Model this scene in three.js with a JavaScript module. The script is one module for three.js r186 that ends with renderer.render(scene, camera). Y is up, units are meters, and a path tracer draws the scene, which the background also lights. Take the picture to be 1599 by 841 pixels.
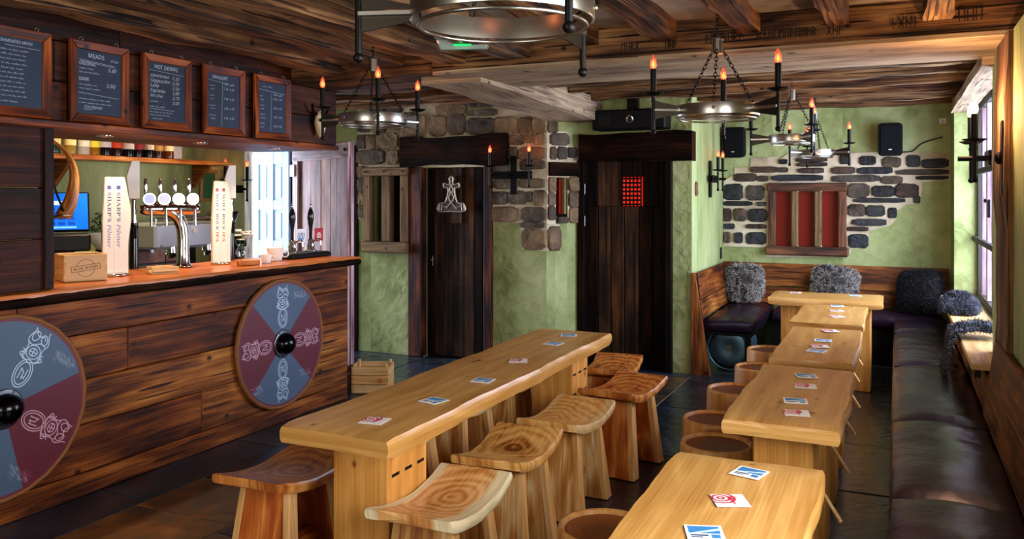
import * as THREE from 'three';
import { mergeGeometries, toCreasedNormals } from 'three/addons/utils/BufferGeometryUtils.js';
import { MeshSurfaceSampler } from 'three/addons/math/MeshSurfaceSampler.js';
import { RectAreaLightUniformsLib } from 'three/addons/lights/RectAreaLightUniformsLib.js';

// ---------------------------------------------------------------- camera, sky, daylight, exposure
// x to the right across the room, y up, -z into the room (D below is depth = -z). Eye at (0, 1.6, 0).
const scene = new THREE.Scene();
const FOCAL = 1300, YAW = Math.atan(600.5 / 1300);
const camera = new THREE.PerspectiveCamera(2 * Math.atan(420.5 / FOCAL) * 180 / Math.PI, 1599 / 841, 0.05, 200);
camera.position.set(0, 1.6, 0);
camera.rotation.set(0, YAW, 0);
camera.setViewOffset(1599, 841, 0, 115.5, 1599, 841);   // a rising lens: the horizon lies above the middle of the picture
const renderer = new THREE.WebGLRenderer({ antialias: true });
renderer.toneMapping = THREE.LinearToneMapping;
renderer.toneMappingExposure = 1.0;
renderer.shadowMap.enabled = true;
scene.background = new THREE.Color(0.80, 0.90, 1.0);
scene.backgroundIntensity = 3.2;
RectAreaLightUniformsLib.init();
function daylight(x, y, d, w, h, tx, ty, td, power, color) {      // the sky seen through one opening
  const l = new THREE.RectAreaLight(color, power, w, h);
  l.position.set(x, y, -d); l.lookAt(tx, ty, -td); scene.add(l);
}
daylight(0.84, 1.56, 7.0, 2.8, 1.66, -3, 1.2, 7.1, 19, 0xd4e2ff);      // leaded window behind the bench
daylight(0.84, 1.6, 1.5, 2.2, 1.3, -3, 1.2, 1.5, 18, 0xf2f0ee);      // second window in the same wall, beside the camera
daylight(-1.9, 1.55, -2.72, 2.6, 1.4, -1.9, 1.3, 3, 8, 0xfff0dc);   // window in the wall behind the camera
daylight(-7.3, 1.4, 6.6, 1.3, 2.2, -4.5, 0.9, 6.2, 48, 0xe2e8ff);    // the open street door

// ---------------------------------------------------------------- helpers
let seed = 7;
const rnd = () => { seed = (seed * 1664525 + 1013904223) >>> 0; return seed / 4294967296; };
const rr = (a, b) => a + (b - a) * rnd();
const V3 = (x, y, z) => new THREE.Vector3(x, y, z);
const taken = {};
const numbered = n => { const k = taken[n] = (taken[n] ?? -1) + 1; return k ? n + '_' + String(k).padStart(3, '0') : n; };
function mesh(name, geo, mat, parent, pos, rot) {
  const m = new THREE.Mesh(geo, mat);
  m.name = parent ? name : numbered(name);
  m.castShadow = m.receiveShadow = true;
  if (pos) m.position.set(...pos);
  if (rot) m.rotation.set(...rot);
  (parent || scene).add(m);
  return m;
}
function tag(o, label, category, group, kind) {
  Object.assign(o.userData, { label, category });
  if (group) o.userData.group = group;
  if (kind) o.userData.kind = kind;
  return o;
}
function thing(name, label, category, pos = [0, 0, 0], turn = 0, group, kind) {
  const o = new THREE.Group(); o.name = numbered(name); scene.add(o);
  o.position.set(...pos); o.rotation.y = turn;
  return tag(o, label, category, group, kind);
}
function copy(o, pos, turn, label) {
  const c = o.clone(); c.name = numbered(o.name.replace(/_\d{3}$/, '')); scene.add(c);
  c.position.set(...pos); if (turn !== undefined) c.rotation.y = turn;
  c.userData = { ...o.userData }; if (label) c.userData.label = label;
  return c;
}
// texture coordinates in metres by the way each face points; grain runs along the axis g (0 x, 1 y, 2 z)
function boxUV(geo, g = 0, ou = rr(0, 5), ov = rr(0, 5)) {
  if (geo.index) geo = geo.toNonIndexed();
  const p = geo.attributes.position, n = geo.attributes.normal, uv = new Float32Array(p.count * 2);
  for (let i = 0; i < p.count; i += 3) {
    const a = [0, 0, 0];
    for (let k = 0; k < 3; k++) { a[0] += n.getX(i + k); a[1] += n.getY(i + k); a[2] += n.getZ(i + k); }
    const ab = a.map(Math.abs), w = ab[0] >= ab[1] && ab[0] >= ab[2] ? 0 : ab[1] >= ab[2] ? 1 : 2;
    let ua, va;
    if (w === g) { ua = (g + 1) % 3; va = (g + 2) % 3; } else { ua = g; va = 3 - g - w; }
    for (let k = 0; k < 3; k++) {
      const q = [p.getX(i + k), p.getY(i + k), p.getZ(i + k)];
      uv[(i + k) * 2] = q[ua] * (w === g ? 0.3 : 1) + ou + w * .37; uv[(i + k) * 2 + 1] = q[va] + ov + w * .21;
    }
  }
  geo.setAttribute('uv', new THREE.BufferAttribute(uv, 2));
  return geo;
}
function fromTris(pos) {
  const g = new THREE.BufferGeometry();
  g.setAttribute('position', new THREE.BufferAttribute(new Float32Array(pos), 3));
  g.computeVertexNormals();
  return g;
}
// a box with small chamfers on every edge, 44 triangles
function cbox(w, h, d, c = 0.004) {
  c = Math.min(c, w * .3, h * .3, d * .3);
  const H = [w / 2, h / 2, d / 2], out = [];
  const v = (s, k) => [0, 1, 2].map(i => s[i] * (i === k ? H[i] : H[i] - c));
  const tri = (a, b, e) => {
    const m = [0, 1, 2].map(i => a[i] + b[i] + e[i]);
    const u = [0, 1, 2].map(i => b[i] - a[i]), t = [0, 1, 2].map(i => e[i] - a[i]);
    const n = [u[1] * t[2] - u[2] * t[1], u[2] * t[0] - u[0] * t[2], u[0] * t[1] - u[1] * t[0]];
    if (n[0] * m[0] + n[1] * m[1] + n[2] * m[2] < 0) out.push(...a, ...e, ...b); else out.push(...a, ...b, ...e);
  };
  const quad = (a, b, e, f) => { tri(a, b, e); tri(a, e, f); };
  for (let k = 0; k < 3; k++) {
    const i = (k + 1) % 3, j = (k + 2) % 3;
    for (const s of [-1, 1]) {
      const S = (a, b) => { const r = [0, 0, 0]; r[k] = s; r[i] = a; r[j] = b; return r; };
      quad(v(S(-1, -1), k), v(S(1, -1), k), v(S(1, 1), k), v(S(-1, 1), k));
    }
    for (const a of [-1, 1]) for (const b of [-1, 1]) {
      const S = e => { const r = [0, 0, 0]; r[k] = e; r[i] = a; r[j] = b; return r; };
      quad(v(S(-1), i), v(S(1), i), v(S(1), j), v(S(-1), j));
    }
  }
  for (const a of [-1, 1]) for (const b of [-1, 1]) for (const e of [-1, 1]) { const s = [a, b, e]; tri(v(s, 0), v(s, 1), v(s, 2)); }
  return fromTris(out);
}
function warp(geo, fn) {
  const p = geo.attributes.position;
  for (let i = 0; i < p.count; i++) { const q = fn(p.getX(i), p.getY(i), p.getZ(i)); p.setXYZ(i, ...q); }
  geo.computeVertexNormals();
  return geo;
}
function cut(parent, name, mat, size, pos, g = 0, rot, c = 0.004) { return mesh(name, boxUV(cbox(...size, c), g), mat, parent, pos, rot); }
const bx = (w, h, d, x = 0, y = 0, z = 0, c = .003) => cbox(w, h, d, c).translate(x, y, z);
const cyl = (r1, r2, h, n = 20, x = 0, y = 0, z = 0) => new THREE.CylinderGeometry(r1, r2, h, n).translate(x, y, z);
const ball = (r, x = 0, y = 0, z = 0, a = 16, b = 12) => new THREE.SphereGeometry(r, a, b).translate(x, y, z);
const lathe = (pts, n = 24) => new THREE.LatheGeometry(pts.map(p => new THREE.Vector2(p[0], p[1])), n);
const tube = (pts, r, n = 32, k = 8) => new THREE.TubeGeometry(new THREE.CatmullRomCurve3(pts.map(p => V3(...p))), n, r, k);
const rod = (a, b, r, k = 10) => { const A = V3(...a), B = V3(...b), L = A.distanceTo(B); const g = new THREE.CylinderGeometry(r, r, L, k); g.translate(0, L / 2, 0); g.applyQuaternion(new THREE.Quaternion().setFromUnitVectors(V3(0, 1, 0), B.clone().sub(A).normalize())); return g.translate(...a); };
const joinG = list => mergeGeometries(list.map(g => { g = g.index ? g.toNonIndexed() : g; const o = new THREE.BufferGeometry(); o.setAttribute('position', g.attributes.position); o.setAttribute('normal', g.attributes.normal); o.setAttribute('uv', g.attributes.uv || new THREE.BufferAttribute(new Float32Array(g.attributes.position.count * 2), 2)); return o; }));

// ---------------------------------------------------------------- noise and textures
const TAB = new Float32Array(65536); { let s = 12345; for (let i = 0; i < 65536; i++) { s = (s * 1664525 + 1013904223) >>> 0; TAB[i] = s / 4294967296; } }
function vn(x, y, px, py, sd) {
  const xi = Math.floor(x), yi = Math.floor(y), fx = x - xi, fy = y - yi, ux = fx * fx * (3 - 2 * fx), uy = fy * fy * (3 - 2 * fy);
  const x0 = ((xi % px) + px) % px, x1 = (x0 + 1) % px, y0 = ((yi % py) + py) % py, y1 = (y0 + 1) % py;
  const h = (a, b) => TAB[(a * 1973 + b * 9277 + sd * 26699 + ((a * b) & 255) * 31) & 65535];
  const a = h(x0, y0), b = h(x1, y0), c = h(x0, y1), d = h(x1, y1);
  return a + (b - a) * ux + (c - a + (a - b - c + d) * ux) * uy;
}
function fbm(x, y, px, py, sd, oct = 4) { let s = 0, a = .5, t = 0; for (let i = 0; i < oct; i++) { s += a * vn(x * px, y * py, px, py, sd + i); t += a; a *= .5; px *= 2; py *= 2; } return s / t; }
const ramp = (cols, t) => { t = Math.min(.9999, Math.max(0, t)) * (cols.length - 1); const i = Math.floor(t), f = t - i; return [0, 1, 2].map(k => cols[i][k] + (cols[i + 1][k] - cols[i][k]) * f); };
const hx = s => [parseInt(s.slice(0, 2), 16), parseInt(s.slice(2, 4), 16), parseInt(s.slice(4, 6), 16)];
function dataTex(w, h, fn, srgb, rx, ry) {
  const d = new Uint8Array(w * h * 4);
  for (let y = 0, i = 0; y < h; y++) for (let x = 0; x < w; x++, i += 4) { const c = fn(x / w, y / h, x, y); d[i] = c[0]; d[i + 1] = c[1]; d[i + 2] = c[2]; d[i + 3] = 255; }
  const t = new THREE.DataTexture(d, w, h); t.wrapS = t.wrapT = THREE.RepeatWrapping; t.magFilter = THREE.LinearFilter; t.minFilter = THREE.LinearMipmapLinearFilter; t.generateMipmaps = true;
  if (srgb) t.colorSpace = THREE.SRGBColorSpace;
  t.repeat.set(rx, ry); t.needsUpdate = true; return t;
}
// wood: u along the grain, covering L x W metres; o.cols dark to light
function wood(sd, o) {
  const { cols, L = 1.6, W = .8, w = 768, h = 512, rings = 16, warpA = .5, ringA = .16, fibre = .25, blotch = .35, knots = 6, cracks = .0 } = o;
  const kn = []; let s = sd * 977 + 11; const r = () => { s = (s * 1664525 + 1013904223) >>> 0; return s / 4294967296; };
  for (let i = 0; i < knots; i++) kn.push([r(), r(), .012 + r() * .02]);
  const hgt = new Float32Array(w * h), col = new Float32Array(w * h);
  for (let y = 0; y < h; y++) for (let x = 0; x < w; x++) {
    const u = x / w, v = y / h;
    let wv = (fbm(u, v, 3, 5, sd, 3) - .5) * warpA, dark = 0;
    for (const k of kn) {
      let dx = u - k[0], dy = v - k[1]; dx -= Math.round(dx); dy -= Math.round(dy); dx *= L; dy *= W;
      const d2 = dx * dx / 5 + dy * dy, q = Math.exp(-d2 / (k[2] * k[2] * 5));
      wv += q * .1 * Math.sign(dy || 1) * (1 - Math.exp(-Math.abs(dy) / k[2])); const core = Math.exp(-(dx * dx / 1.6 + dy * dy) / (k[2] * k[2] * .35)); dark = Math.max(dark, core);
    }
    const ph = (v + wv * .25) * rings, ring = .5 + .5 * Math.sin(ph * 6.2832), r2 = Math.pow(ring, 2);
    const fib = fbm(u, v, 6, 140, sd + 20, 2), blo = fbm(u, v, 4, 7, sd + 40, 4);
    let t = .5 + (r2 - .45) * ringA + (fib - .5) * fibre * 1.6 + (blo - .5) * blotch * 2 - dark * .75;
    if (cracks) { const c = fbm(u, v, 3, 60, sd + 60, 2); if (c > 1 - cracks) t -= .6 * Math.min(1, (c - 1 + cracks) * 25); }
    col[y * w + x] = t; hgt[y * w + x] = .55 + (fib - .5) * .6 + (r2 - .5) * ringA * .6 - dark * .15;
  }
  const map = dataTex(w, h, (u, v, x, y) => ramp(cols, col[y * w + x]), true, 1 / L, 1 / W);
  const bump = dataTex(w, h, (u, v, x, y) => { const b = Math.max(0, Math.min(255, hgt[y * w + x] * 255)); return [b, b, b]; }, false, 1 / L, 1 / W);
  return { map, bump };
}
const std = (o) => new THREE.MeshStandardMaterial({ side: THREE.DoubleSide, ...o });
const dim = (o) => new THREE.MeshPhysicalMaterial({ side: THREE.DoubleSide, specularIntensity: .3, ...o });
function woodMats(t, rough, bs, tints, spec = .45) { return tints.map(c => dim({ specularIntensity: spec, map: t.map, bumpMap: t.bump, bumpScale: bs, roughness: rough, color: c })); }
const pick = a => a[Math.floor(rnd() * a.length)];

const tBar = wood(1, { cols: ['220f04', '5c2e0e', '985a22', 'c28a46'].map(hx), rings: 14, blotch: .5, knots: 9, cracks: .2 });
const tBeam = wood(2, { cols: ['1a110b', '513a27', '8a6a48', 'b89a72'].map(hx), rings: 16, blotch: .55, knots: 7, cracks: .28, warpA: .5 });
const tOak = wood(3, { cols: ['7a4a1c', 'b5803e', 'd2a05a', 'e6c184'].map(hx), rings: 8, warpA: 1.1, ringA: .16, blotch: .24, knots: 6, fibre: .2 });
const tStool = wood(4, { cols: ['542a0e', 'a2622a', 'cd9350', 'f0d9a8'].map(hx), rings: 6, warpA: 1.5, ringA: .3, blotch: .5, knots: 4, L: 1.1, W: .6 });
const tDoor = wood(5, { cols: ['120d0c', '34261e', '614632', '926c46'].map(hx), rings: 12, blotch: .6, knots: 5, cracks: .25 });
const tSoft = wood(9, { cols: ['42362a', '85705a', 'b09a7c', 'cdbc9c'].map(hx), rings: 14, blotch: .4, knots: 6, cracks: .16, w: 640, h: 384 });
const tPale = wood(6, { cols: ['8a6234', 'bf935a', 'dcb883', 'efd8ab'].map(hx), rings: 12, blotch: .2, knots: 3, w: 512, h: 256 });
const tWeather = wood(8, { cols: ['5c4442', '9a7878', 'c2a6a4', 'e6d0c4'].map(hx), rings: 10, blotch: .8, knots: 3, w: 512, h: 384 });
const M = {
  bar: woodMats(tBar, .55, .002, [0xffffff, 0xe6d2c0, 0xcdb49c]),
  barDark: woodMats(tBar, .6, .002, [0x785e50, 0x5e4a40]),  // bar wood darkened: shade put into the tint on canopy and end panel
  frame: woodMats(tBar, .45, .001, [0xffd2b4]),
  soffit: woodMats(tBar, .5, .001, [0xffd8c0]),
  beam: woodMats(tBeam, .75, .004, [0xffffff, 0xf0dcc8, 0xd8bfa8]),
  beamDark: woodMats(tBeam, .75, .004, [0x6e5a4a, 0x5a4a40, 0x7a6450]),
  lintel: woodMats(tBeam, .8, .006, [0x4a3628], .15),
  oak: woodMats(tOak, .38, .0008, [0xffffff, 0xfff0dc, 0xf2e0c4]),
  stool: woodMats(tStool, .4, .0008, [0xffffff, 0xffe6c8, 0xf0c8a0]),
  stoolRed: woodMats(tStool, .4, .0008, [0xe0a578, 0xcf9368]),
  door: woodMats(tDoor, .6, .002, [0xe0d8d0, 0x8a8ca0, 0xa09080, 0xc8a880]),
  doorBlack: woodMats(tDoor, .6, .002, [0x5a4840, 0x443a34], .2),
  redPost: woodMats(tDoor, .6, .003, [0xd08c70]),
  pale: woodMats(tPale, .5, .0008, [0xffffff, 0xfff0e0]),
  weather: woodMats(tWeather, .6, .002, [0xffffff, 0xe8e0f0, 0xffe4d0]),
  grey: woodMats(tSoft, .8, .004, [0xffffff]),
  greyOld: woodMats(tSoft, .85, .005, [0xb4a690]),
};
// plaster, mortar, stone, slate
const pl = (cols, sd, L = 1.7) => {
  const w = 640, hh = new Float32Array(w * w), tt = new Float32Array(w * w);
  for (let y = 0; y < w; y++) for (let x = 0; x < w; x++) { const u = x / w, v = y / w; const a = fbm(u, v, 6, 6, sd, 5), b = fbm(u + .1 * a, v + .1 * a, 26, 26, sd + 9, 3), e = fbm(u, v, 3, 3, sd + 5, 3); tt[y * w + x] = .5 + (a - .5) * .8 + (b - .5) * .4 + (e - .5) * .5; hh[y * w + x] = a * .45 + b * .55; }
  return { map: dataTex(w, w, (u, v, x, y) => ramp(cols, tt[y * w + x]), true, 1 / L, 1 / L), bump: dataTex(w, w, (u, v, x, y) => { const b = hh[y * w + x] * 255; return [b, b, b]; }, false, 1 / L, 1 / L) };
};
const tGreen = pl(['727b46', '949e64', 'abb47c', 'c4ca9a'].map(hx), 70);
const tMortar = pl(['8f7f66', 'bfae90', 'd8cbb0', 'e6dcc6'].map(hx), 80);
const tStone = pl(['38342f', '7a7268', 'a89e90', 'd2c8b8'].map(hx), 90, 1.1);
const tCeil = pl(['4b4238', '83776a', 'a89b8a', 'c2b6a2'].map(hx), 100, 2.3);
const tSlate = pl(['1c222a', '38424e', '56616d', '7c868f'].map(hx), 110, 1.9);
const tRust = pl(['1d2026', '3f3630', '7d5226', 'b4762e'].map(hx), 120, 1.5);
const plas = (t, rough, bs, color) => std({ map: t.map, bumpMap: t.bump, bumpScale: bs, roughness: rough, color });
const mGreen = plas(tGreen, .85, .022, 0xffffff), mMortar = plas(tMortar, .95, .01, 0xffffff), mCeil = plas(tCeil, .9, .006, 0xffffff);
const mStoneWarm = [0xc0a688, 0xa8967e, 0x9a8e7e, 0x8a7c6c, 0xd0b48c].map(c => plas(tStone, .85, .02, c));
const mStoneCool = [0x4c4e56, 0x32363e, 0x6c665e, 0x80705e, 0x3c4656, 0x282a30, 0x6a5044].map(c => plas(tStone, .7, .02, c));
const mSlate = [0xa8b0bc, 0x8c98a8, 0x78808c, 0xa8a4a0].map(c => plas(tSlate, .26, .009, c)).concat([plas(tRust, .35, .009, 0xf4e8dc)]);
const mGrout = plas(tMortar, .9, .004, 0xc4ccd4);
const iron = std({ color: 0x121110, roughness: .42, metalness: .75 });
const steel = std({ color: 0x8f8678, roughness: .33, metalness: 1 });
const chrome = std({ color: 0xdadce0, roughness: .1, metalness: 1 });
const steelDull = std({ color: 0x77797c, roughness: .4, metalness: 1 });
const black = dim({ color: 0x070708, roughness: .5 });
const blackGloss = std({ color: 0x070708, roughness: .15 });
const white = std({ color: 0xe8e4dc, roughness: .4 });
const pane = new THREE.MeshPhysicalMaterial({ color: 0xffffff, roughness: .03, transmission: 1, thickness: 0, ior: 1.5, side: THREE.DoubleSide });
const pt = (f) => new THREE.MeshPhysicalMaterial({ roughness: .05, transmission: 1, thickness: .005, ior: 1.45, ...f });
function canvasTex(w, h, draw) {
  const c = document.createElement('canvas'); c.width = w; c.height = h; draw(c.getContext('2d'), w, h);
  const t = new THREE.CanvasTexture(c); t.colorSpace = THREE.SRGBColorSpace; t.anisotropy = 8; return t;
}
// a plate whose front (+z) shows the whole texture once
const plate = (w, h) => new THREE.PlaneGeometry(w, h);

// ---------------------------------------------------------------- floor
{
  const fl = thing('floor', 'dark slate flagstone floor with pale grey joints', 'floor', [0, 0, 0], 0, null, 'structure');
  mesh('grout_bed', boxUV(new THREE.BoxGeometry(7.6, .1, 13), 0), mGrout, fl, [-2.5, -.056, -3.2]);
  const X0 = -6.14, CW = .64, fixed = { 4: [3.10, 3.57, 4.5, 5.35, 6.2], 6: [3.4, 4.27, 5.30, 6.23], 7: [3.3, 4.27, 5.05, 6.23, 7.2], 5: [3.0, 3.75, 4.7, 5.6, 6.5] };
  for (let c = 0; c < 11; c++) {
    const x0 = X0 + c * CW; let cutsD = [-2.6];
    if (fixed[c]) { cutsD.push(-1.6, -.7, .3, 1.3, 2.3, ...fixed[c], 7.3, 8.2); cutsD = cutsD.filter((d, i) => i === 0 || d - cutsD[i - 1] > .2); }
    else { let d = -2.6 + rr(.3, .9); while (d < 8.6) { cutsD.push(d); d += rr(.6, 1.1); } }
    cutsD.push(9.3);
    for (let i = 0; i + 1 < cutsD.length; i++) {
      const a = cutsD[i], b = cutsD[i + 1]; if (b - a < .06) continue;
      const g = .004, w = CW - 2 * g, L = b - a - 2 * g, cd = (a + b) / 2;
      const rusty = (c === 4 && cd > 3.05 && cd < 3.6) || (c === 5 && cd > 2.4 && cd < 3.05) || (c === 6 && cd > 6.3 && cd < 7.2) || (c === 4 && cd > 2.3 && cd < 3.05);
      cut(fl, 'tile', rusty ? mSlate[4] : mSlate[Math.floor(rnd() * 4)], [w, .02, L], [x0 + CW / 2, -.0105 + rr(-.0015, .0015), -cd], 0, [rr(-.002, .002), 0, rr(-.002, .002)], .003);
    }
  }
}
// ---------------------------------------------------------------- walls
const slab = (o, name, mat, x0, x1, y0, y1, d0, d1) => mesh(name, boxUV(new THREE.BoxGeometry(x1 - x0, y1 - y0, d1 - d0), 0, x0 * 1.3, y0 + d0), mat, o, [(x0 + x1) / 2, (y0 + y1) / 2, -(d0 + d1) / 2]);
function stoneGeo(w, h, dep) {
  const n = 16, pos = [], idx = [], e = rr(6, 12);
  const ring = (k, z, j) => { for (let i = 0; i < n; i++) { const t = i / n * 6.2832 + .2, c = Math.cos(t), s = Math.sin(t), q = Math.pow(Math.pow(Math.abs(c), e) + Math.pow(Math.abs(s), e), -1 / e); const m = Math.min(w, h); pos.push(c * q * (w / 2 - k * m) + rr(-j, j) * m, s * q * (h / 2 - k * m) + rr(-j, j) * m, z + rr(-.004, .004)); } };
  ring(0, 0, .02); ring(.01, dep * .6, .035); ring(.06, dep, .04); ring(.24, dep * 1.05, .06); pos.push(rr(-.01, .01), rr(-.01, .01), dep * rr(.85, 1.25));
  for (let r = 0; r < 3; r++) for (let i = 0; i < n; i++) { const a = r * n + i, b = r * n + (i + 1) % n; idx.push(a, b, a + n, b, b + n, a + n); }
  for (let i = 0; i < n; i++) idx.push(3 * n + i, 3 * n + (i + 1) % n, 4 * n);
  const g = new THREE.BufferGeometry(); g.setAttribute('position', new THREE.BufferAttribute(new Float32Array(pos), 3)); g.setIndex(idx); g.computeVertexNormals();
  const uv = new Float32Array(pos.length / 3 * 2), ou = rr(0, 4), ov = rr(0, 4);
  for (let i = 0; i < pos.length / 3; i++) { uv[i * 2] = pos[i * 3] + ou; uv[i * 2 + 1] = pos[i * 3 + 1] + ov; }
  g.setAttribute('uv', new THREE.BufferAttribute(uv, 2)); return toCreasedNormals(g, .5);
}
function stones(parent, list, z, mats, dep = .03) { for (const [x, y, w, h] of list) mesh('stone', stoneGeo(w + .014, h + .012, dep * rr(.8, 1.3)), pick(mats), parent, [x, y, z]); }
function polyPlate(pts, depth) {
  const g = new THREE.ExtrudeGeometry(new THREE.Shape(pts.map(p => new THREE.Vector2(...p))), { depth, bevelEnabled: false });
  return g;
}
// wall with the first dark door: plaster below, bare stone above
const wa = thing('wall_stone', 'green plastered wall with bare rubble stone round the hammer door', 'wall', [0, 0, 0], 0, null, 'structure');
for (const b of [[-5.05, -4.9, 0, 2.6], [-4.9, -4.45, 0, 1.06], [-4.9, -4.45, 1.85, 2.6], [-4.45, -4.27, 0, 2.6], [-4.27, -3.575, 1.875, 2.6], [-3.575, -2.952, 0, 2.6]]) slab(wa, 'plaster', mGreen, b[0], b[1], b[2], b[3], 7.15, 7.36);
mesh('mortar', polyPlate([[-5.05, 1.355], [-5.05, 2.6], [-2.952, 2.6], [-2.952, 1.083], [-3.193, 1.1], [-3.213, 1.341], [-3.515, 1.343], [-3.515, 1.875], [-4.955, 1.883], [-4.955, 1.356]], .012), mMortar, wa, [0, 0, -7.152]);
stones(wa, [[-4.999,2.153,.102,.135],[-4.883,2.15,.107,.134],[-4.688,2.154,.252,.155],[-4.888,1.994,.325,.143],[-4.63,1.988,.146,.138],[-5.002,1.842,.085,.114],[-4.997,1.705,.084,.142],[-4.999,1.559,.079,.113],[-4.998,1.432,.079,.122],[-4.427,2.229,.182,.097],[-4.283,2.293,.084,.212],[-4.099,2.286,.192,.196],[-3.891,2.295,.182,.197],[-3.629,2.264,.29,.154],[-3.948,2.44,.336,.099],[-4.79,2.459,.115,.052],[-4.621,2.462,.205,.055],[-3.612,2.394,.315,.054],[-4.965,2.281,.15,.053],[-4.416,2.352,.16,.143],[-4.79,2.31,.18,.14],[-4.58,2.33,.15,.14],[-4.96,2.40,.16,.1],[-3.62,2.5,.3,.1],[-3.358,2.252,.249,.173],[-3.151,2.245,.142,.168],[-3.01,2.252,.13,.141],[-3.248,2.119,.142,.081],[-3.116,2.127,.103,.063],[-3.01,2.119,.101,.096],[-3.281,1.99,.076,.131],[-3.09,1.99,.27,.109],[-3.144,1.884,.122,.09],[-3.02,1.886,.12,.07],[-3.41,1.845,.164,.115],[-3.377,1.71,.211,.088],[-3.09,1.713,.25,.078],[-3.42,1.576,.164,.113],[-3.239,1.58,.18,.12],[-3.112,1.589,.056,.085],[-3.015,1.577,.115,.136],[-3.378,1.421,.28,.136],[-3.075,1.423,.235,.126],[-3.08,1.324,.24,.047],[-3.074,1.191,.23,.187]], -7.142, mStoneWarm);
// splayed return between the two doors, with a slit window
const PH = Math.atan2(.817, .5766);
const wr = thing('wall_return', 'narrow splayed green wall with a slit window beside the grille door', 'wall', [-2.952, 0, -7.15], PH, null, 'structure');
{
  const s = (n, m, x0, x1, y0, y1, z0 = -.22, z1 = 0) => mesh(n, boxUV(new THREE.BoxGeometry(x1 - x0, y1 - y0, z1 - z0), 0), m, wr, [(x0 + x1) / 2, (y0 + y1) / 2, (z0 + z1) / 2]);
  s('plaster', mGreen, 0, .098, 0, 2.6); s('plaster', mGreen, .232, .367, 0, 2.6); s('plaster', mGreen, .098, .232, 0, 1.4); s('plaster', mGreen, .098, .232, 1.77, 2.6);
  s('mortar', mMortar, 0, .098, 1.32, 2.3, -.002, .01); s('mortar', mMortar, .232, .366, 1.35, 2.07, -.002, .01); s('mortar', mMortar, .098, .232, 1.77, 2.2, -.002, .01); s('mortar', mMortar, 0, .14, 1.09, 1.33, -.002, .01);
  stones(wr, [[.06,2.254,.102,.132],[.138,2.123,.2,.104],[.07,1.993,.061,.109],[.17,1.996,.103,.109],[.279,2.004,.094,.087],[.055,1.699,.07,.136],[.05,1.567,.07,.111],[.3,1.705,.126,.129],[.3,1.562,.115,.139],[.305,1.415,.104,.14],[.05,1.437,.07,.123],[.17,1.37,.11,.05],[.08,1.2,.13,.216]], .006, mStoneWarm, .025);
  mesh('pane', new THREE.BoxGeometry(.1, .34, .006), std({ color: 0x5a0c06, emissive: 0xff2a0a, emissiveIntensity: .35, roughness: .3 }), wr, [.165, 1.585, -.09]);
  cut(wr, 'mullion', M.lintel[0], [.02, .34, .03], [.165, 1.585, -.06], 1);
  cut(wr, 'lintel', M.lintel[0], [.345, .13, .06], [.19, 1.845, .012], 0);
  cut(wr, 'post', M.lintel[0], [.022, .37, .05], [.11, 1.585, -.05], 1); cut(wr, 'post', M.grey[0], [.02, .37, .05], [.222, 1.585, -.04], 1); cut(wr, 'sill', M.lintel[0], [.134, .03, .06], [.165, 1.41, -.03], 0);
}
// wall of the second door
const w2 = thing('wall_grille_door', 'green plaster wall around the black grille door', 'wall', [0, 0, 0], 0, null, 'structure');
slab(w2, 'plaster', mGreen, -1.845, -1.667, 0, 2.6, 7.45, 7.65); slab(w2, 'plaster', mGreen, -2.76, -1.845, 1.93, 2.6, 7.45, 7.65);
const w3 = thing('wall_alcove', 'green plaster side wall of the bench alcove', 'wall', [0, 0, 0], 0, null, 'structure');
slab(w3, 'plaster', mGreen, -1.86, -1.667, 0, 2.6, 7.65, 9.2); slab(w3, 'plaster', mGreen, -1.70, -1.6665, 0, 2.6, 7.449, 7.66);
mesh('stone', stoneGeo(.11, .13, .012), plas(tStone, .85, .02, 0xa06a58), w3, [-1.668, 1.66, -7.62], [0, Math.PI / 2, 0]);
// back wall of the alcove
const wc = thing('wall_back', 'green plastered end wall with a ragged patch of bare stone', 'wall', [0, 0, 0], 0, null, 'structure');
for (const b of [[-1.86, -1.17, 0, 2.6], [-1.17, -.49, 0, 1.05], [-1.17, -.49, 1.68, 2.6], [-.49, .95, 0, 2.6]]) slab(wc, 'plaster', mGreen, b[0], b[1], b[2], b[3], 8.96, 9.2);
{
  const sh = new THREE.Shape([[-1.685,1.063],[-1.685,1.736],[-1.552,1.823],[-1.552,1.891],[-1.388,1.895],[-1.388,1.989],[-1.111,2.004],[-1.105,1.964],[-1.004,2.041],[-.525,2.069],[-.513,2.017],[-.057,2.033],[.487,1.996],[.487,1.752],[.225,1.73],[.213,1.52],[.085,1.513],[.006,1.444],[-.006,1.368],[-.057,1.305],[-.242,1.252],[-.271,1.086],[-.406,1.063],[-.436,.986],[-1.232,.961],[-1.239,1.061]].map(p => new THREE.Vector2(...p)));
  sh.holes.push(new THREE.Path([[-1.17, 1.05], [-1.17, 1.68], [-.49, 1.68], [-.49, 1.05]].map(p => new THREE.Vector2(...p))));
  mesh('mortar', new THREE.ExtrudeGeometry(sh, { depth: .012, bevelEnabled: false }), mMortar, wc, [0, 0, -8.962]);
}
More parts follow.
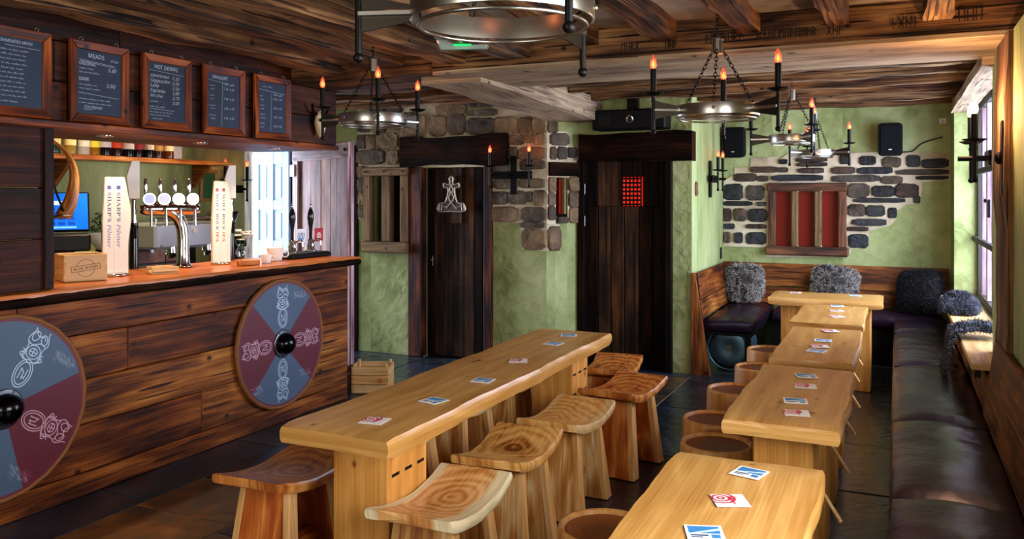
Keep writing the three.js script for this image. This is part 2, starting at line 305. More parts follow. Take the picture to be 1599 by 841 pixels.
stones(wc, [[-1.442,1.788,.224,.074],[-1.26,1.775,.096,.051],[-.924,1.78,.493,.053],[-1.251,1.868,.269,.053],[-1.066,1.863,.101,.041],[-.789,1.852,.237,.045],[-.78,1.914,.283,.032],[-.783,1.963,.289,.04],[-1.059,1.947,.074,.038],[-1.565,1.637,.192,.159],[-1.34,1.628,.174,.146],[-1.519,1.516,.297,.038],[-1.274,1.512,.083,.035],[-1.626,1.395,.079,.126],[-1.495,1.397,.117,.124],[-1.316,1.394,.18,.127],[-1.607,1.275,.107,.048],[-1.33,1.278,.194,.037],[-1.625,1.158,.057,.106],[-1.508,1.156,.078,.104],[-1.33,1.154,.19,.117],[-.468,1.96,.093,.085],[-.26,1.945,.137,.08],[-.045,1.924,.157,.093],[.147,1.934,.11,.103],[.335,1.908,.222,.079],[-.484,1.851,.203,.063],[-.196,1.845,.311,.058],[.225,1.825,.443,.041],[-.369,1.769,.432,.059],[-.043,1.751,.182,.067],[.31,1.77,.27,.027],[-.344,1.648,.19,.13],[-.118,1.641,.192,.099],[.092,1.647,.191,.127],[-.156,1.552,.453,.035],[.18,1.56,.05,.06],[-.36,1.452,.151,.111],[-.189,1.448,.162,.098],[-.037,1.43,.067,.093],[-.246,1.336,.3,.058],[-.35,1.268,.185,.034],[-.345,1.148,.17,.126]], -8.952, mStoneCool, .026);
// side wall with the windows
const wR = thing('wall_right', 'green plastered side wall with deep window openings', 'wall', [0, 0, 0], 0, null, 'structure');
for (const b of [[.6, .98, 0, 2.6, -2.7, .4], [.6, .98, 0, .95, .4, 2.6], [.6, .98, 2.25, 2.6, .4, 2.6], [.5, .98, 0, 2.385, 2.6, 5.5], [.62, .98, 2.385, 2.6, 2.6, 5.5], [.6, .98, 0, .7, 5.5, 8.45], [.6, .98, 2.40, 2.6, 5.5, 8.45], [.47, .98, 0, 2.6, 8.45, 8.965]]) slab(wR, 'plaster', mGreen, ...b);
// wall behind the bar, its street doorway, and the wall behind the camera
const wL = thing('wall_left', 'olive green plaster wall behind the bar', 'wall', [0, 0, 0], 0, null, 'structure');
for (const b of [[-5.95, -5.7, 0, 2.6, -2.7, 6.2], [-5.95, -5.7, 2.1, 2.6, 6.2, 6.88], [-5.95, -5.7, 0, 2.6, 6.88, 9.4], [-5.7, -5.05, 2.12, 2.6, 7.15, 7.36]]) slab(wL, 'plaster', mGreen, ...b);
const wF = thing('wall_front', 'plain plaster wall closing the room', 'wall', [0, 0, 0], 0, null, 'structure');
for (const b of [[-5.95, -3.2, 0, 2.6, -2.7, -2.5], [-3.2, -.6, 0, .85, -2.7, -2.5], [-3.2, -.6, 2.25, 2.6, -2.7, -2.5], [-.6, .98, 0, 2.6, -2.7, -2.5]]) slab(wF, 'plaster', mGreen, ...b);
for (const b of [[-5.7, -2.6, 0, 2.6, 9.2, 9.4], [-2.6, -1.86, 0, 2.6, 9.2, 9.4], [-5.7, -5.05, 0, 2.12, 7.6, 7.8]]) slab(wF, 'plaster', mCeil, ...b);
// ceiling, joists and beams
{
  const c = slab(null, 'ceiling', mCeil, -5.95, .98, 2.6, 2.7, -2.7, 9.4); tag(c, 'smoky stained plaster ceiling between the joists', 'ceiling', null, 'structure');
}
{
  const c = slab(null, 'ceiling_alcove', M.beam[2], -2.55, .6, 2.565, 2.6, 5.5, 8.96); tag(c, 'brown boards above the alcove joists', 'ceiling', null, 'structure');
}
function hewn(w, h, d, g, amp = .008) {
  const n = [w, h, d].map((s, i) => i === g ? Math.max(6, Math.round(s / .16)) : 3), b = new THREE.BoxGeometry(w, h, d, ...n), p = b.attributes.position, sd = rr(0, 60);
  for (let i = 0; i < p.count; i++) { const x = p.getX(i), y = p.getY(i), z = p.getZ(i), t = [x, y, z][g]; const a = [x, y, z].map((q, k) => k === g ? q : q * (1 + amp / Math.max(.05, Math.abs([w, h, d][k] / 2)) * (Math.sin(t * 5.1 + sd + k) + .6 * Math.sin(t * 13.7 + sd * 2 + q * 40)))); p.setXYZ(i, ...a); }
  b.computeVertexNormals(); return boxUV(b, g);
}
function beam(label, mat, size, pos, g, rot, name = 'ceiling_joist', amp) { const m = mesh(name, hewn(...size, g, amp), mat, null, pos, rot); return tag(m, label, name === 'ceiling_joist' ? 'joist' : 'beam', name === 'ceiling_joist' ? 'joists' : undefined, 'structure'); }
const SOF = 2.40;
for (let k = 0; k < 9; k++) {
  const x = .188 - .465 * k;
  const m = beam('rough wooden joist running towards the main cross beam', pick(M.beam), [k < 5 ? .12 : .17, k < 5 ? .15 : .2, 7.3], [x, k < 5 ? 2.565 : 2.545, -1.1], 2);
  m.userData.group = 'joists before the main beam';
}
for (const d of [5.62, 6.1, 6.6, 7.15, 7.7, 8.25, 8.75]) {
  const x0 = d < 7.3 ? -2.5 : -1.667;
  const m = beam('slim sawn joist crossing the alcove ceiling', pick(M.beam), [.6 - x0, .14, .10], [(x0 + .6) / 2, 2.53, -d], 0);
  m.userData.group = 'joists above the alcove';
}
for (const d of [5.8, 6.3, 6.8]) { const m = beam('rough joist over the passage by the bar end', pick(M.beam), [2.7, .15, .14], [-4.3, 2.53, -d], 0); m.userData.group = 'joists above the passage'; }
const mb = thing('main_beam', 'massive wooden cross beam carved with rune letters', 'beam', [-1.075, 0, -5.11], 0, null, 'structure');
mesh('beam_face', hewn(3.36, .26, .5, 0, .006), pick(M.beam), mb, [0, 2.545, .14]);
mesh('beam_back', hewn(3.36, .26, .25, 0, .006), pick(M.beam), mb, [0, 2.545, -.25]);
cut(mb, 'soffit_board', M.grey[0], [3.36, .03, .39], [0, SOF, .195], 0, null, .004); cut(mb, 'soffit_board', M.grey[0], [3.36, .03, .385], [0, SOF, -.196], 0, null, .004);
{ // burnt and cut lettering on the face
  const st = [], L = (x0, y0, x1, y1) => { const a = Math.atan2(y1 - y0, x1 - x0), l = Math.hypot(x1 - x0, y1 - y0); st.push(new THREE.BoxGeometry(l + .004, .0045, .004).rotateZ(a).translate((x0 + x1) / 2, (y0 + y1) / 2, 0)); };
  const R = { a: [[0, 0, 0, 1], [0, 1, .5, .7], [0, .7, .5, .4]], b: [[0, 0, 0, 1], [0, 1, .5, .75], [.5, .75, 0, .5], [0, .5, .5, .25], [.5, .25, 0, 0]], c: [[0, 0, 0, 1], [.5, 0, .5, 1], [0, .7, .5, .3]], d: [[0, 0, 0, 1], [.5, 0, .5, 1], [0, 1, .5, 1]], e: [[0, 0, 0, 1], [0, 1, .25, .7], [.25, .7, .5, 1], [.5, 1, .5, 0]], f: [[.2, 0, .2, 1], [0, .6, .45, .4]], g: [[0, 0, .5, 1], [.5, 0, 0, 1]], h: [[0, 0, 0, 1], [0, 1, .5, .6], [.5, .6, .0, .4], [.1, .45, .5, 0]] };
  const word = (s, x, y, hgt) => { for (const ch of s) { if (ch !== ' ') for (const q of R[ch]) L(x + q[0] * hgt * .8, y + q[1] * hgt, x + q[2] * hgt * .8, y + q[3] * hgt); x += hgt * .62; } };
  word('hechg', -.42, 2.45, .045); word('dca', -.13, 2.445, .04); word('aecbdha', .10, 2.455, .05); word('bfcd', .38, 2.455, .05); word('edadeah', .50, 2.455, .045); word('fdca', .72, 2.52, .05); word('gcaf', .74, 2.45, .05); word('fgcf', 1.05, 2.46, .055); word('ddd', 1.36, 2.47, .06); word('cad', -1.05, 2.46, .03);
  mesh('carved_letters', joinG(st), std({ color: 0x140a05, roughness: .9 }), mb, [0, 0, .394]);
}
const mb2 = beam('short end of the cross beam running over to the bar', M.beam[2], [1.18, .22, .7], [-3.34, 2.51, -5.1], 0, null, 'end_beam');
beam('broad pale beam from the cross beam to the stone wall', M.grey[0], [.45, .2, 2.55], [-2.73, 2.425, -6.2], 2, [-.028, 0, 0], 'long_beam', .006);
beam('pale timber lintel over the leaded window', M.grey[0], [.16, .07, 3.1], [.52, 2.375, -6.95], 2, null, 'window_lintel', .002);
beam('knotty orange timber post beside the leaded window', plasWood(), [.07, 2.38, .5], [.505, 1.19, -4.8], 1, null, 'window_post', .012);
function plasWood() { return std({ map: tBeam.map, bumpMap: tBeam.bump, bumpScale: .006, roughness: .8, color: 0xe8c8a4 }); }

// ---------------------------------------------------------------- doors and windows
function planks(parent, x0, x1, y0, y1, z, widths, mats, th = .035) {
  const tot = widths.reduce((a, b) => a + b), k = (x1 - x0) / tot; let x = x0;
  widths.forEach((w, i) => { const W = w * k; cut(parent, 'plank', mats[i % mats.length], [W - .005, y1 - y0, th], [x + W / 2, (y0 + y1) / 2, z + rr(-.003, .003)], 1, null, .005); x += W; });
}
{ // door with the hammer
  const d = thing('door_1', 'dark plank door with reddish jambs and a metal hammer plaque', 'door', [0, 0, 0], 0, null, 'structure');
  planks(d, -4.27, -3.58, .01, 1.87, -7.23, [.9, 1.1, 1.2, 1.35, 1.2, 1, .7], [M.doorBlack[0], M.door[2], M.door[1], M.door[1], M.door[3], M.doorBlack[0], M.doorBlack[1]]);
  cut(d, 'jamb', M.redPost[0], [.155, 1.88, .12], [-4.343, .94, -7.15], 1, null, .01); cut(d, 'jamb', M.redPost[0], [.08, 1.88, .12], [-3.54, .94, -7.15], 1, null, .01);
  mesh('lintel', hewn(1.175, .285, .16, 0, .012), M.lintel[0], d, [-3.91, 2.033, -7.14]);
  mesh('latch', joinG([bx(.012, .1, .01), ball(.012, 0, .01, .02)]), steelDull, d, [-4.2, .95, -7.205]);
  cut(d, 'plank', M.door[2], [.2, .55, .02], [-3.96, 1.6, -7.2], 1);
}
{ // hammer plaque
  const h = thing('hammer_plaque', 'pale metal hammer emblem with knotwork hung on the dark door', 'plaque', [-3.963, 1.62, -7.17]);
  const bone = std({ color: 0xb8ac9a, roughness: .4, metalness: .8 });
  const s = [[0, .17], [.022, .15], [.016, .11], [.03, .085], [.085, .1], [.085, .06], [.04, .055], [.05, -.04], [.075, -.09], [.14, -.1], [.155, -.165], [0, -.175]];
  const pts = [...s, ...s.slice(1, -1).reverse().map(p => [-p[0], p[1]])];
  mesh('back_plate', polyPlate(pts, .004), std({ color: 0x5a5048, roughness: .5, metalness: .7 }), h);
  mesh('outline', tube([...pts, pts[0]].map(p => [p[0], p[1], .005]), .009, 120, 6), bone, h);
  const k = [];
  for (const q of [[[-.04, -.04], [.05, -.13], [.12, -.12]], [[.04, -.04], [-.05, -.13], [-.12, -.12]], [[-.03, .03], [.03, -.04], [-.06, -.15]], [[.03, .03], [-.03, -.04], [.06, -.15]], [[-.02, .1], [.02, .04], [-.02, 0]], [[.02, .1], [-.02, .04], [.02, 0]]]) k.push(tube(q.map(p => [p[0], p[1], .006]), .0075, 16, 6));
  for (const x of [-.135, -.11, .11, .135]) k.push(rod([x, -.105, .005], [x * 1.06, -.165, .005], .006, 6));
  k.push(new THREE.TorusGeometry(.016, .005, 6, 14).translate(0, .14, .006), new THREE.TorusGeometry(.014, .004, 6, 14).translate(0, .08, .006));
  mesh('knotwork', joinG(k), bone, h);
}
{ // inner window beside it
  const w = thing('window_2', 'weathered timber window frame with two narrow lights', 'window', [0, 0, 0], 0, null, 'structure');
  const f = M.greyOld[0];
  cut(w, 'frame', f, [.54, .085, .1], [-4.68, 1.842, -7.11], 0, null, .01); cut(w, 'frame', f, [.54, .11, .12], [-4.68, 1.078, -7.1], 0, null, .012);
  cut(w, 'frame', f, [.09, .67, .09], [-4.9, 1.467, -7.12], 1, null, .01); cut(w, 'frame', f, [.09, .67, .09], [-4.46, 1.467, -7.12], 1, null, .01); cut(w, 'mullion', f, [.11, .67, .08], [-4.68, 1.467, -7.13], 1, null, .01);
  mesh('pane', bx(.11, .66, .004), pane, w, [-4.79, 1.467, -7.2]); mesh('pane', bx(.11, .66, .004), pane, w, [-4.56, 1.467, -7.2]);
  for (const x of [-4.9, -4.68, -4.46]) for (const y of [1.842, 1.078]) mesh('peg', ball(.009), black, w, [x, y, -7.05]);
}
{ // grille door
  const d = thing('door_2', 'black plank door with a small red-lit iron grille', 'door', [0, 0, 0], 0, null, 'structure');
  const ms = [M.doorBlack[0], M.door[2], M.door[3], M.door[2], M.doorBlack[0], M.doorBlack[1], M.doorBlack[1]];
  planks(d, -2.7, -1.85, .01, 1.5, -7.53, [1, 1, 1, 1.1, 1, .9, .6], ms); planks(d, -2.7, -2.345, 1.5, 1.93, -7.53, [1, 1, .9], ms); planks(d, -2.137, -1.85, 1.5, 1.93, -7.53, [1, 1], [M.doorBlack[1]]); planks(d, -2.345, -2.137, 1.775, 1.93, -7.53, [1, 1], [M.doorBlack[0]]);
  mesh('glass', bx(.2, .27, .006), std({ color: 0x60100a, emissive: 0xff2208, emissiveIntensity: .9, roughness: .3 }), d, [-2.241, 1.637, -7.535]);
  const b = []; for (let i = 0; i < 6; i++) b.push(bx(.016, .27, .012, -.09 + i * .036, 0, .004)); for (let i = 0; i < 7; i++) b.push(bx(.2, .018, .012, 0, -.12 + i * .04, .012));
  mesh('grille', joinG(b), iron, d, [-2.241, 1.637, -7.515]);
  cut(d, 'jamb', M.doorBlack[1], [.07, 1.93, .14], [-2.71, .965, -7.48], 1); cut(d, 'jamb', M.doorBlack[1], [.06, 1.93, .14], [-1.868, .965, -7.46], 1);
  mesh('lintel', hewn(1.07, .26, .16, 0, .008), M.lintel[0], d, [-2.18, 2.045, -7.44]);
  for (const y of [1.36, 1.66]) mesh('hinge', bx(.01, .1, .02), steelDull, d, [-2.67, y, -7.42]);
  mesh('handle', joinG([bx(.02, .12, .01), rod([0, .02, .01], [.07, .02, .03], .008)]), iron, d, [-1.98, .98, -7.5]);
}
{ // red lights in the end wall
  const w = thing('window_3', 'old timber window frame holding three dark red panels', 'window', [0, 0, 0], 0, null, 'structure');
  const f = M.greyOld[0], fr = std({ map: tBeam.map, bumpMap: tBeam.bump, bumpScale: .006, roughness: .8, color: 0xc8a088 });
  cut(w, 'frame', fr, [.77, .085, .12], [-.83, 1.685, -8.94], 0, null, .012); cut(w, 'sill', fr, [.8, .09, .14], [-.83, 1.035, -8.93], 0, null, .014);
  for (const [x, wd, m] of [[-1.165, .07, fr], [-.945, .066, f], [-.722, .066, f], [-.492, .08, fr]]) cut(w, x < -1.1 || x > -.5 ? 'frame' : 'mullion', m, [wd, .57, .1], [x, 1.362, -8.94], 1, null, .012);
  const red = new THREE.MeshPhysicalMaterial({ color: 0x7c1c0a, roughness: .5, specularIntensity: .4 });
  for (const x of [-1.055, -.833, -.607]) mesh('panel', bx(.165, .57, .01), red, w, [x, 1.362, -8.99]);
}
{ // leaded window behind the bench
  const w = thing('window_1', 'tall window of narrow upright panes with iron bars', 'window', [0, 0, 0], 0, null, 'structure');
  const D0 = 5.5, D1 = 8.45, Y0 = .7, Y1 = 2.4, X = .68, fr = std({ color: 0x1a1614, roughness: .6 }), pw = std({ map: tWeather.map, roughness: .6, color: 0xcfd4ea });
  const n = 7, s = (D1 - D0) / n;
  cut(w, 'frame', fr, [.07, .06, D1 - D0], [X, Y1 - .03, -(D0 + D1) / 2], 2); cut(w, 'frame', fr, [.07, .06, D1 - D0], [X, Y0 + .03, -(D0 + D1) / 2], 2);
  for (let i = 0; i <= n; i++) cut(w, 'mullion', i % n ? pw : fr, [.06, Y1 - Y0 - .12, .055], [X, (Y0 + Y1) / 2, -(D0 + .03 + i * (D1 - D0 - .06) / n)], 1);
  for (const y of [1.22, 1.8]) cut(w, 'bar', fr, [.03, .045, D1 - D0], [X - .05, y, -(D0 + D1) / 2], 2);
  for (let i = 0; i < n; i++) for (const [a, b] of [[Y0 + .06, 1.22], [1.22, 1.8], [1.8, Y1 - .06]]) mesh('pane', bx(.004, b - a, s - .05), pane, w, [X + .01, (a + b) / 2, -(D0 + s * (i + .5))]);
  mesh('catch', joinG([bx(.02, .14, .02), ball(.016, -.02, .06, 0)]), iron, w, [X - .04, 1.5, -7.3]);
}
for (const [nm, lb, x0, x1, y0, y1, d0, d1] of [['window_4', 'side window beside the bench', .66, .7, .95, 2.25, .4, 2.6], ['window_5', 'wide window opposite the alcove', -3.2, -.6, .85, 2.25, -2.62, -2.58]]) {
  const w = thing(nm, lb + ' with painted glazing bars', 'window', [0, 0, 0], 0, null, 'structure'), f = std({ color: 0x2a211c, roughness: .6 });
  const along = x1 - x0 > 1, len = along ? x1 - x0 : d1 - d0, cx = (x0 + x1) / 2, cd = (d0 + d1) / 2, cy = (y0 + y1) / 2;
  for (const y of [y0 + .03, cy, y1 - .03]) mesh('bar', along ? bx(len, .05, .05) : bx(.05, .05, len), f, w, [cx, y, -cd]);
  for (let i = 0; i <= 4; i++) { const t = -len / 2 + .03 + (len - .06) * i / 4; mesh('bar', bx(.05, y1 - y0, .05), f, w, along ? [cx + t, cy, -cd] : [cx, cy, -(cd + t)]); }
}
// street door, open plank door, and the street outside
{
  const d = thing('door_3', 'pale blue panelled street door swung open outside', 'door', [-5.69, 0, -6.85], 0, null, 'structure'), m = std({ color: 0x9ab4d2, roughness: .4 });
  const W = .48, pw = (W - .23) / 2; d.rotation.y = -Math.PI / 2;
  const p = (n, w, h, t, z, y, x = 0) => mesh(n, bx(t, h, w), m, d, [x, y, z], null);
  p('stile', .08, 2.05, .045, .04, 1.03); p('stile', .08, 2.05, .045, W - .04, 1.03); p('stile', .07, 2.05, .045, W / 2, 1.03);
  for (const [y, h] of [[.12, .22], [1.05, .16], [1.5, .1], [1.99, .13]]) for (const z of [.08 + pw / 2, W - .08 - pw / 2]) p('rail', pw, h, .043, z, y);
  for (const [y, h] of [[.6, .74], [1.29, .32], [1.74, .38]]) for (const z of [.08 + pw / 2, W - .08 - pw / 2]) { p('panel', pw, h, .018, z, y); p('raised_field', pw - .05, h - .06, .032, z, y); }
}
{
  const d = thing('door_4', 'weathered mauve plank door swung open at the bar end', 'door', [-5.11, 0, -6.23], 0, null, 'structure');
  const L = 1.16; d.rotation.y = -Math.atan2(.54, 1.03);
  planks(d, 0, L, .02, 2.05, 0, [.9, 1, 1.1, 1, 1.1, .8], [M.weather[0], M.weather[1], M.weather[2], M.weather[2], M.weather[0], M.weather[1]]);
  cut(d, 'rail', M.weather[0], [L, .13, .02], [L / 2, 1.98, .028], 0); cut(d, 'stile', M.weather[1], [.12, 1.9, .02], [.07, 1.0, .028], 1); cut(d, 'stile', M.weather[1], [.12, 1.9, .02], [L - .07, 1.0, .028], 1); cut(d, 'rail', M.weather[0], [L, .16, .02], [L / 2, .12, .028], 0);
  for (const y of [1.83, .9]) mesh('hinge', bx(.09, .11, .012), white, d, [.03, y, .045]);
  mesh('bolt_head', ball(.014), iron, d, [L - .06, 1.98, .04]);
  const j = cut(null, 'door_post', M.doorBlack[1], [.1, 2.12, .14], [-5.1, 1.06, -7.2], 1); tag(j, 'black timber post at the edge of the stone wall', 'post', null, 'structure');
  const j3 = cut(null, 'door_post', M.doorBlack[1], [.03, 2.1, .28], [-5.685, 1.05, -7.0], 1); tag(j3, 'dark street door jamb between blue door and plank door', 'post', null, 'structure');
  const j2 = cut(null, 'door_post', M.doorBlack[1], [.06, 2.1, .06], [-5.18, 1.05, -6.3], 1); tag(j2, 'dark post carrying the mauve plank door', 'post', null, 'structure');
}
{
  const g = slab(null, 'pavement', plas(tCeil, .9, .01, 0xd6dae0), -16, -5.95, -.12, -.02, -2, 16); tag(g, 'pale street paving outside the open door', 'pavement', null, 'structure');
  const g2 = slab(null, 'yard_ground', plas(tCeil, .9, .01, 0xd6dae0), .98, 8, -.12, -.02, -4, 14); tag(g2, 'pale ground outside the leaded window', 'ground', null, 'structure');
  const h = thing('street_house', 'pale stone house with white sash window across the street', 'house', [-11, 0, -11.8], .35);
  mesh('wall', boxUV(new THREE.BoxGeometry(.4, 6, 9), 0), plas(tStone, .9, .02, 0xd8d0d4), h, [0, 3, 0]);
  for (const [y, z] of [[1.6, -.6], [1.6, 1.6], [4, -.6], [4, 1.6]]) {
    const f = mesh('window', joinG([bx(.08, 1.5, .08, 0, 0, -.45), bx(.08, 1.5, .08, 0, 0, .45), bx(.08, .08, .9, 0, .71), bx(.08, .08, .9, 0, -.71), bx(.05, .05, .9), bx(.05, 1.4, .04), bx(.05, .03, .9, 0, .36), bx(.05, .03, .9, 0, -.36)]), white, h, [.22, y, z]);
    mesh('glass', bx(.02, 1.42, .84), std({ color: 0x6f7c90, roughness: .1 }), f, [-.01, 0, 0]);
  }
  const fe = thing('yard_fence', 'bleached board fence outside the leaded window', 'fence', [3.2, 0, -8.6]);
  for (let i = 0; i < 24; i++) cut(fe, 'board', pick(M.weather), [.03, 1.7, .19], [0, .85, 2.4 - i * .2], 1);
}

// ---------------------------------------------------------------- the bar
{
  const b = thing('bar_counter', 'bar front of wide dark horizontal planks', 'bar', [0, 0, 0]);
  const rows = [[.0, .125], [.125, .38], [.38, .62], [.62, .86], [.86, 1.055]], D0 = -.4, D1 = 5.42;
  const joints = [[2.4], [1.2, 3.9], [1.9], [.6, 3.35], [2.7]];
  rows.forEach(([a, c], i) => { const cs = [D0, ...joints[i], D1]; for (let k = 0; k + 1 < cs.length; k++) cut(b, 'plank', M.bar[(i + k) % 3], [.03, c - a - .005, cs[k + 1] - cs[k] - .003], [-3.945 + rr(-.002, .002), (a + c) / 2, -(cs[k] + cs[k + 1]) / 2], 2, null, .005); });
  let k = 0; for (const [a, c] of rows) cut(b, 'end_plank', M.bar[k++ % 3], [.5, c - a - .004, .03], [-4.21, (a + c) / 2, -5.405], 0);
  mesh('carcass', bx(.46, 1.04, D1 - D0 - .06), black, b, [-4.2, .525, -(D0 + D1) / 2]);
}
function liveSlab(L, W, T, o = {}) {
  const { dish = 0, wav = .012, sd = rr(0, 99), nz = 28, nx = 8, bulge = .007, endw = .006 } = o;
  const N = (t, k) => Math.sin(t * 3.1 + sd + k) * .6 + Math.sin(t * 7.3 + sd * 1.7 + k * 2) * .3 + Math.sin(t * 17.9 + sd * 2.3 + k) * .18;
  const loop = [];
  for (let i = 0; i <= nx; i++) loop.push([-1 + 2 * i / nx, 1, 0]);
  loop.push([1, .45, 1], [1, -.4, 1]);
  for (let i = nx; i >= 0; i--) loop.push([-1 + 2 * i / nx, -1, 0]);
  loop.push([-1, -.4, 1], [-1, .45, 1]);
  const m = loop.length, pos = [], idx = [];
  for (let j = 0; j <= nz; j++) {
    const t = -1 + 2 * j / nz, z = t * L / 2;
    const xl = -W / 2 + N(z * 2, 1) * wav, xr = W / 2 + N(z * 2, 5) * wav;
    const rc = Math.max(0, Math.abs(t) - .965) / .035;
    for (const [a, y, s] of loop) {
      let x = xl + (xr - xl) * (a + 1) / 2 + s * Math.sign(a) * bulge; x *= 1 - rc * .012;
      const yy = y * T / 2 * (1 - rc * .18) + dish * t * t - (y > 0 ? .0 : 0);
      const zz = z + (Math.abs(t) > .99 ? N(x * 4, 9) * endw : 0);
      pos.push(x, yy, zz);
    }
  }
  for (let j = 0; j < nz; j++) for (let i = 0; i < m; i++) { const a = j * m + i, b = j * m + (i + 1) % m; idx.push(a, a + m, b, b, a + m, b + m); }
  for (const [j, f] of [[0, 1], [nz, 0]]) { const c = pos.length / 3, o0 = j * m; let s = [0, 0, 0]; for (let i = 0; i < m; i++) for (let k = 0; k < 3; k++) s[k] += pos[(o0 + i) * 3 + k] / m; pos.push(...s); for (let i = 0; i < m; i++) { const a = o0 + i, b = o0 + (i + 1) % m; f ? idx.push(c, a, b) : idx.push(c, b, a); } }
  let g = new THREE.BufferGeometry(); g.setAttribute('position', new THREE.BufferAttribute(new Float32Array(pos), 3)); g.setIndex(idx);
  g = toCreasedNormals(g, .7); return boxUV(g, 2);
}
{
  const t = thing('counter_slab', 'thick live-edge bar top of amber wood', 'counter', [-4.19, 1.09, -2.51]);
  mesh('bark_edge', liveSlab(5.94, .02, .05, { wav: .012, nz: 70, sd: 4, bulge: .016 }), M.lintel[0], t, [.325, -.012, 0]);
  mesh('slab', liveSlab(5.96, .66, .06, { wav: .014, nz: 60, sd: 4 }), std({ map: tOak.map, bumpMap: tOak.bump, bumpScale: .001, roughness: .3, color: 0xf0b480 }), t);
}
{ // boarded wall panel carrying the canopy, and the canopy with its slate-hung front; shade tinted into their boards
  const p = thing('bar_end_panel', 'dark boarded panel closing the bar opening', 'panel', [0, 0, 0]);
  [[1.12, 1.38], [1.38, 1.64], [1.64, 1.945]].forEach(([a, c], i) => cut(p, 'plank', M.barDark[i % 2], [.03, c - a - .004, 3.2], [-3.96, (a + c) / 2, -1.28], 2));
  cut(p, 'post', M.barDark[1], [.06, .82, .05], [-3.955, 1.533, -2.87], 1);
  const c = thing('bar_canopy', 'boarded canopy hung above the bar', 'canopy', [0, 0, 0]);
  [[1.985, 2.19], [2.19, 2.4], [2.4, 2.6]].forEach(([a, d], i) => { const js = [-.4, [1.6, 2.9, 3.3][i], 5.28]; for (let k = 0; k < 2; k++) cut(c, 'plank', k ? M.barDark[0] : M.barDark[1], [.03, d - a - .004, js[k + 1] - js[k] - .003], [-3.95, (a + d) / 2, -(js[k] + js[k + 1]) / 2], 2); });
  cut(c, 'end_plank', M.bar[1], [.72, .6, .03], [-4.31, 2.29, -5.265], 0); cut(c, 'soffit', M.soffit[0], [.76, .03, 5.68], [-4.3, 1.965, -2.44], 2); cut(c, 'trim', M.frame[0], [.03, .035, 5.68], [-3.925, 1.966, -2.44], 2);
  mesh('back', bx(.03, .6, 5.6), black, c, [-4.66, 2.29, -2.44]);
}
const dl = [['above the wooden branded box', -4.2, 1.949, 2.4], ['above the pilsner tower', -4.2, 1.949, 3.42], ['above the chrome font', -4.2, 1.949, 4.15], ['above the hand pumps', -4.2, 1.949, 4.89], ['added unseen in the ceiling over the back counter', -5.1, 2.597, 4.2], ['added unseen in the ceiling over the coffee machine', -5.1, 2.597, 5.1], ['added unseen in the ceiling over the till', -5.1, 2.597, 3.2]];  // the ceiling ones are added out of view to brighten the back bar
for (const [wh, x, y, d] of dl) { const p = y > 2 ? 8 : 5.5;
  const l = thing('downlight', 'small round recessed downlight ' + wh, 'light', [x, y, -d], 0, 'downlights round the bar');
  mesh('ring', new THREE.TorusGeometry(.04, .008, 8, 24).rotateX(Math.PI / 2), chrome, l); mesh('lamp_lens', cyl(.034, .034, .006, 20), std({ color: 0xffffff, emissive: 0xffe2c0, emissiveIntensity: 2.5 }), l);
  const s = new THREE.SpotLight(0xffd8ac, p * .55, 3, .95, .6, 2); s.position.set(0, -.012, 0); s.target.position.set(0, -1, .02); s.castShadow = true; l.add(s, s.target);
}

// ---------------------------------------------------------------- chalkboards
function chalk(c, w, h, lines) {
  c.fillStyle = '#12243c'; c.fillRect(0, 0, w, h);
  let s = lines.length * 31 + 5; const r = () => { s = (s * 1664525 + 1013904223) >>> 0; return s / 4294967296; };
  c.globalAlpha = .10; c.fillStyle = '#8fa6c0'; for (let i = 0; i < 40; i++) { c.beginPath(); c.ellipse(r() * w, r() * h, 20 + r() * 60, 8 + r() * 20, r() * 3, 0, 7); c.globalAlpha = .015; c.fill(); }
  c.globalAlpha = .88; c.fillStyle = c.strokeStyle = '#cfd8e4'; c.lineWidth = 2.4;
  for (const l of lines) {
    if (l.line) { c.beginPath(); c.moveTo(l.line[0] * w, l.line[1] * h); c.lineTo(l.line[2] * w, l.line[3] * h); c.stroke(); continue; }
    c.font = (l.i === 0 ? '' : 'italic ') + l.s + 'px ' + (l.f || 'serif'); let x = l.x * w;
    if (l.t[0] === '~') {   // handwriting too small to read in the photograph
      for (const wd of l.t.slice(1).split(' ')) { c.beginPath(); c.moveTo(x, l.y * h); for (let k = 0; k < wd.length; k++) { const up = (r() < .25 ? .75 : .42) * l.s; c.quadraticCurveTo(x + l.s * .1, l.y * h - up, x + l.s * .22, l.y * h - r() * l.s * .12); x += l.s * (.34 + r() * .14); c.lineTo(x, l.y * h + (r() - .6) * 3); } c.lineWidth = 1.8; c.stroke(); x += l.s * .32; }
      c.lineWidth = 2.4; continue;
    }
    for (const ch of l.t) { c.save(); c.translate(x, l.y * h + (r() - .5) * 3); c.rotate((r() - .5) * .12); c.fillText(ch, 0, 0); c.restore(); x += c.measureText(ch).width; }
  }
}
const T = (t, x, y, s, f) => ({ t, x, y, s, f, i: f ? 0 : 1 }), LN = (...line) => ({ line });
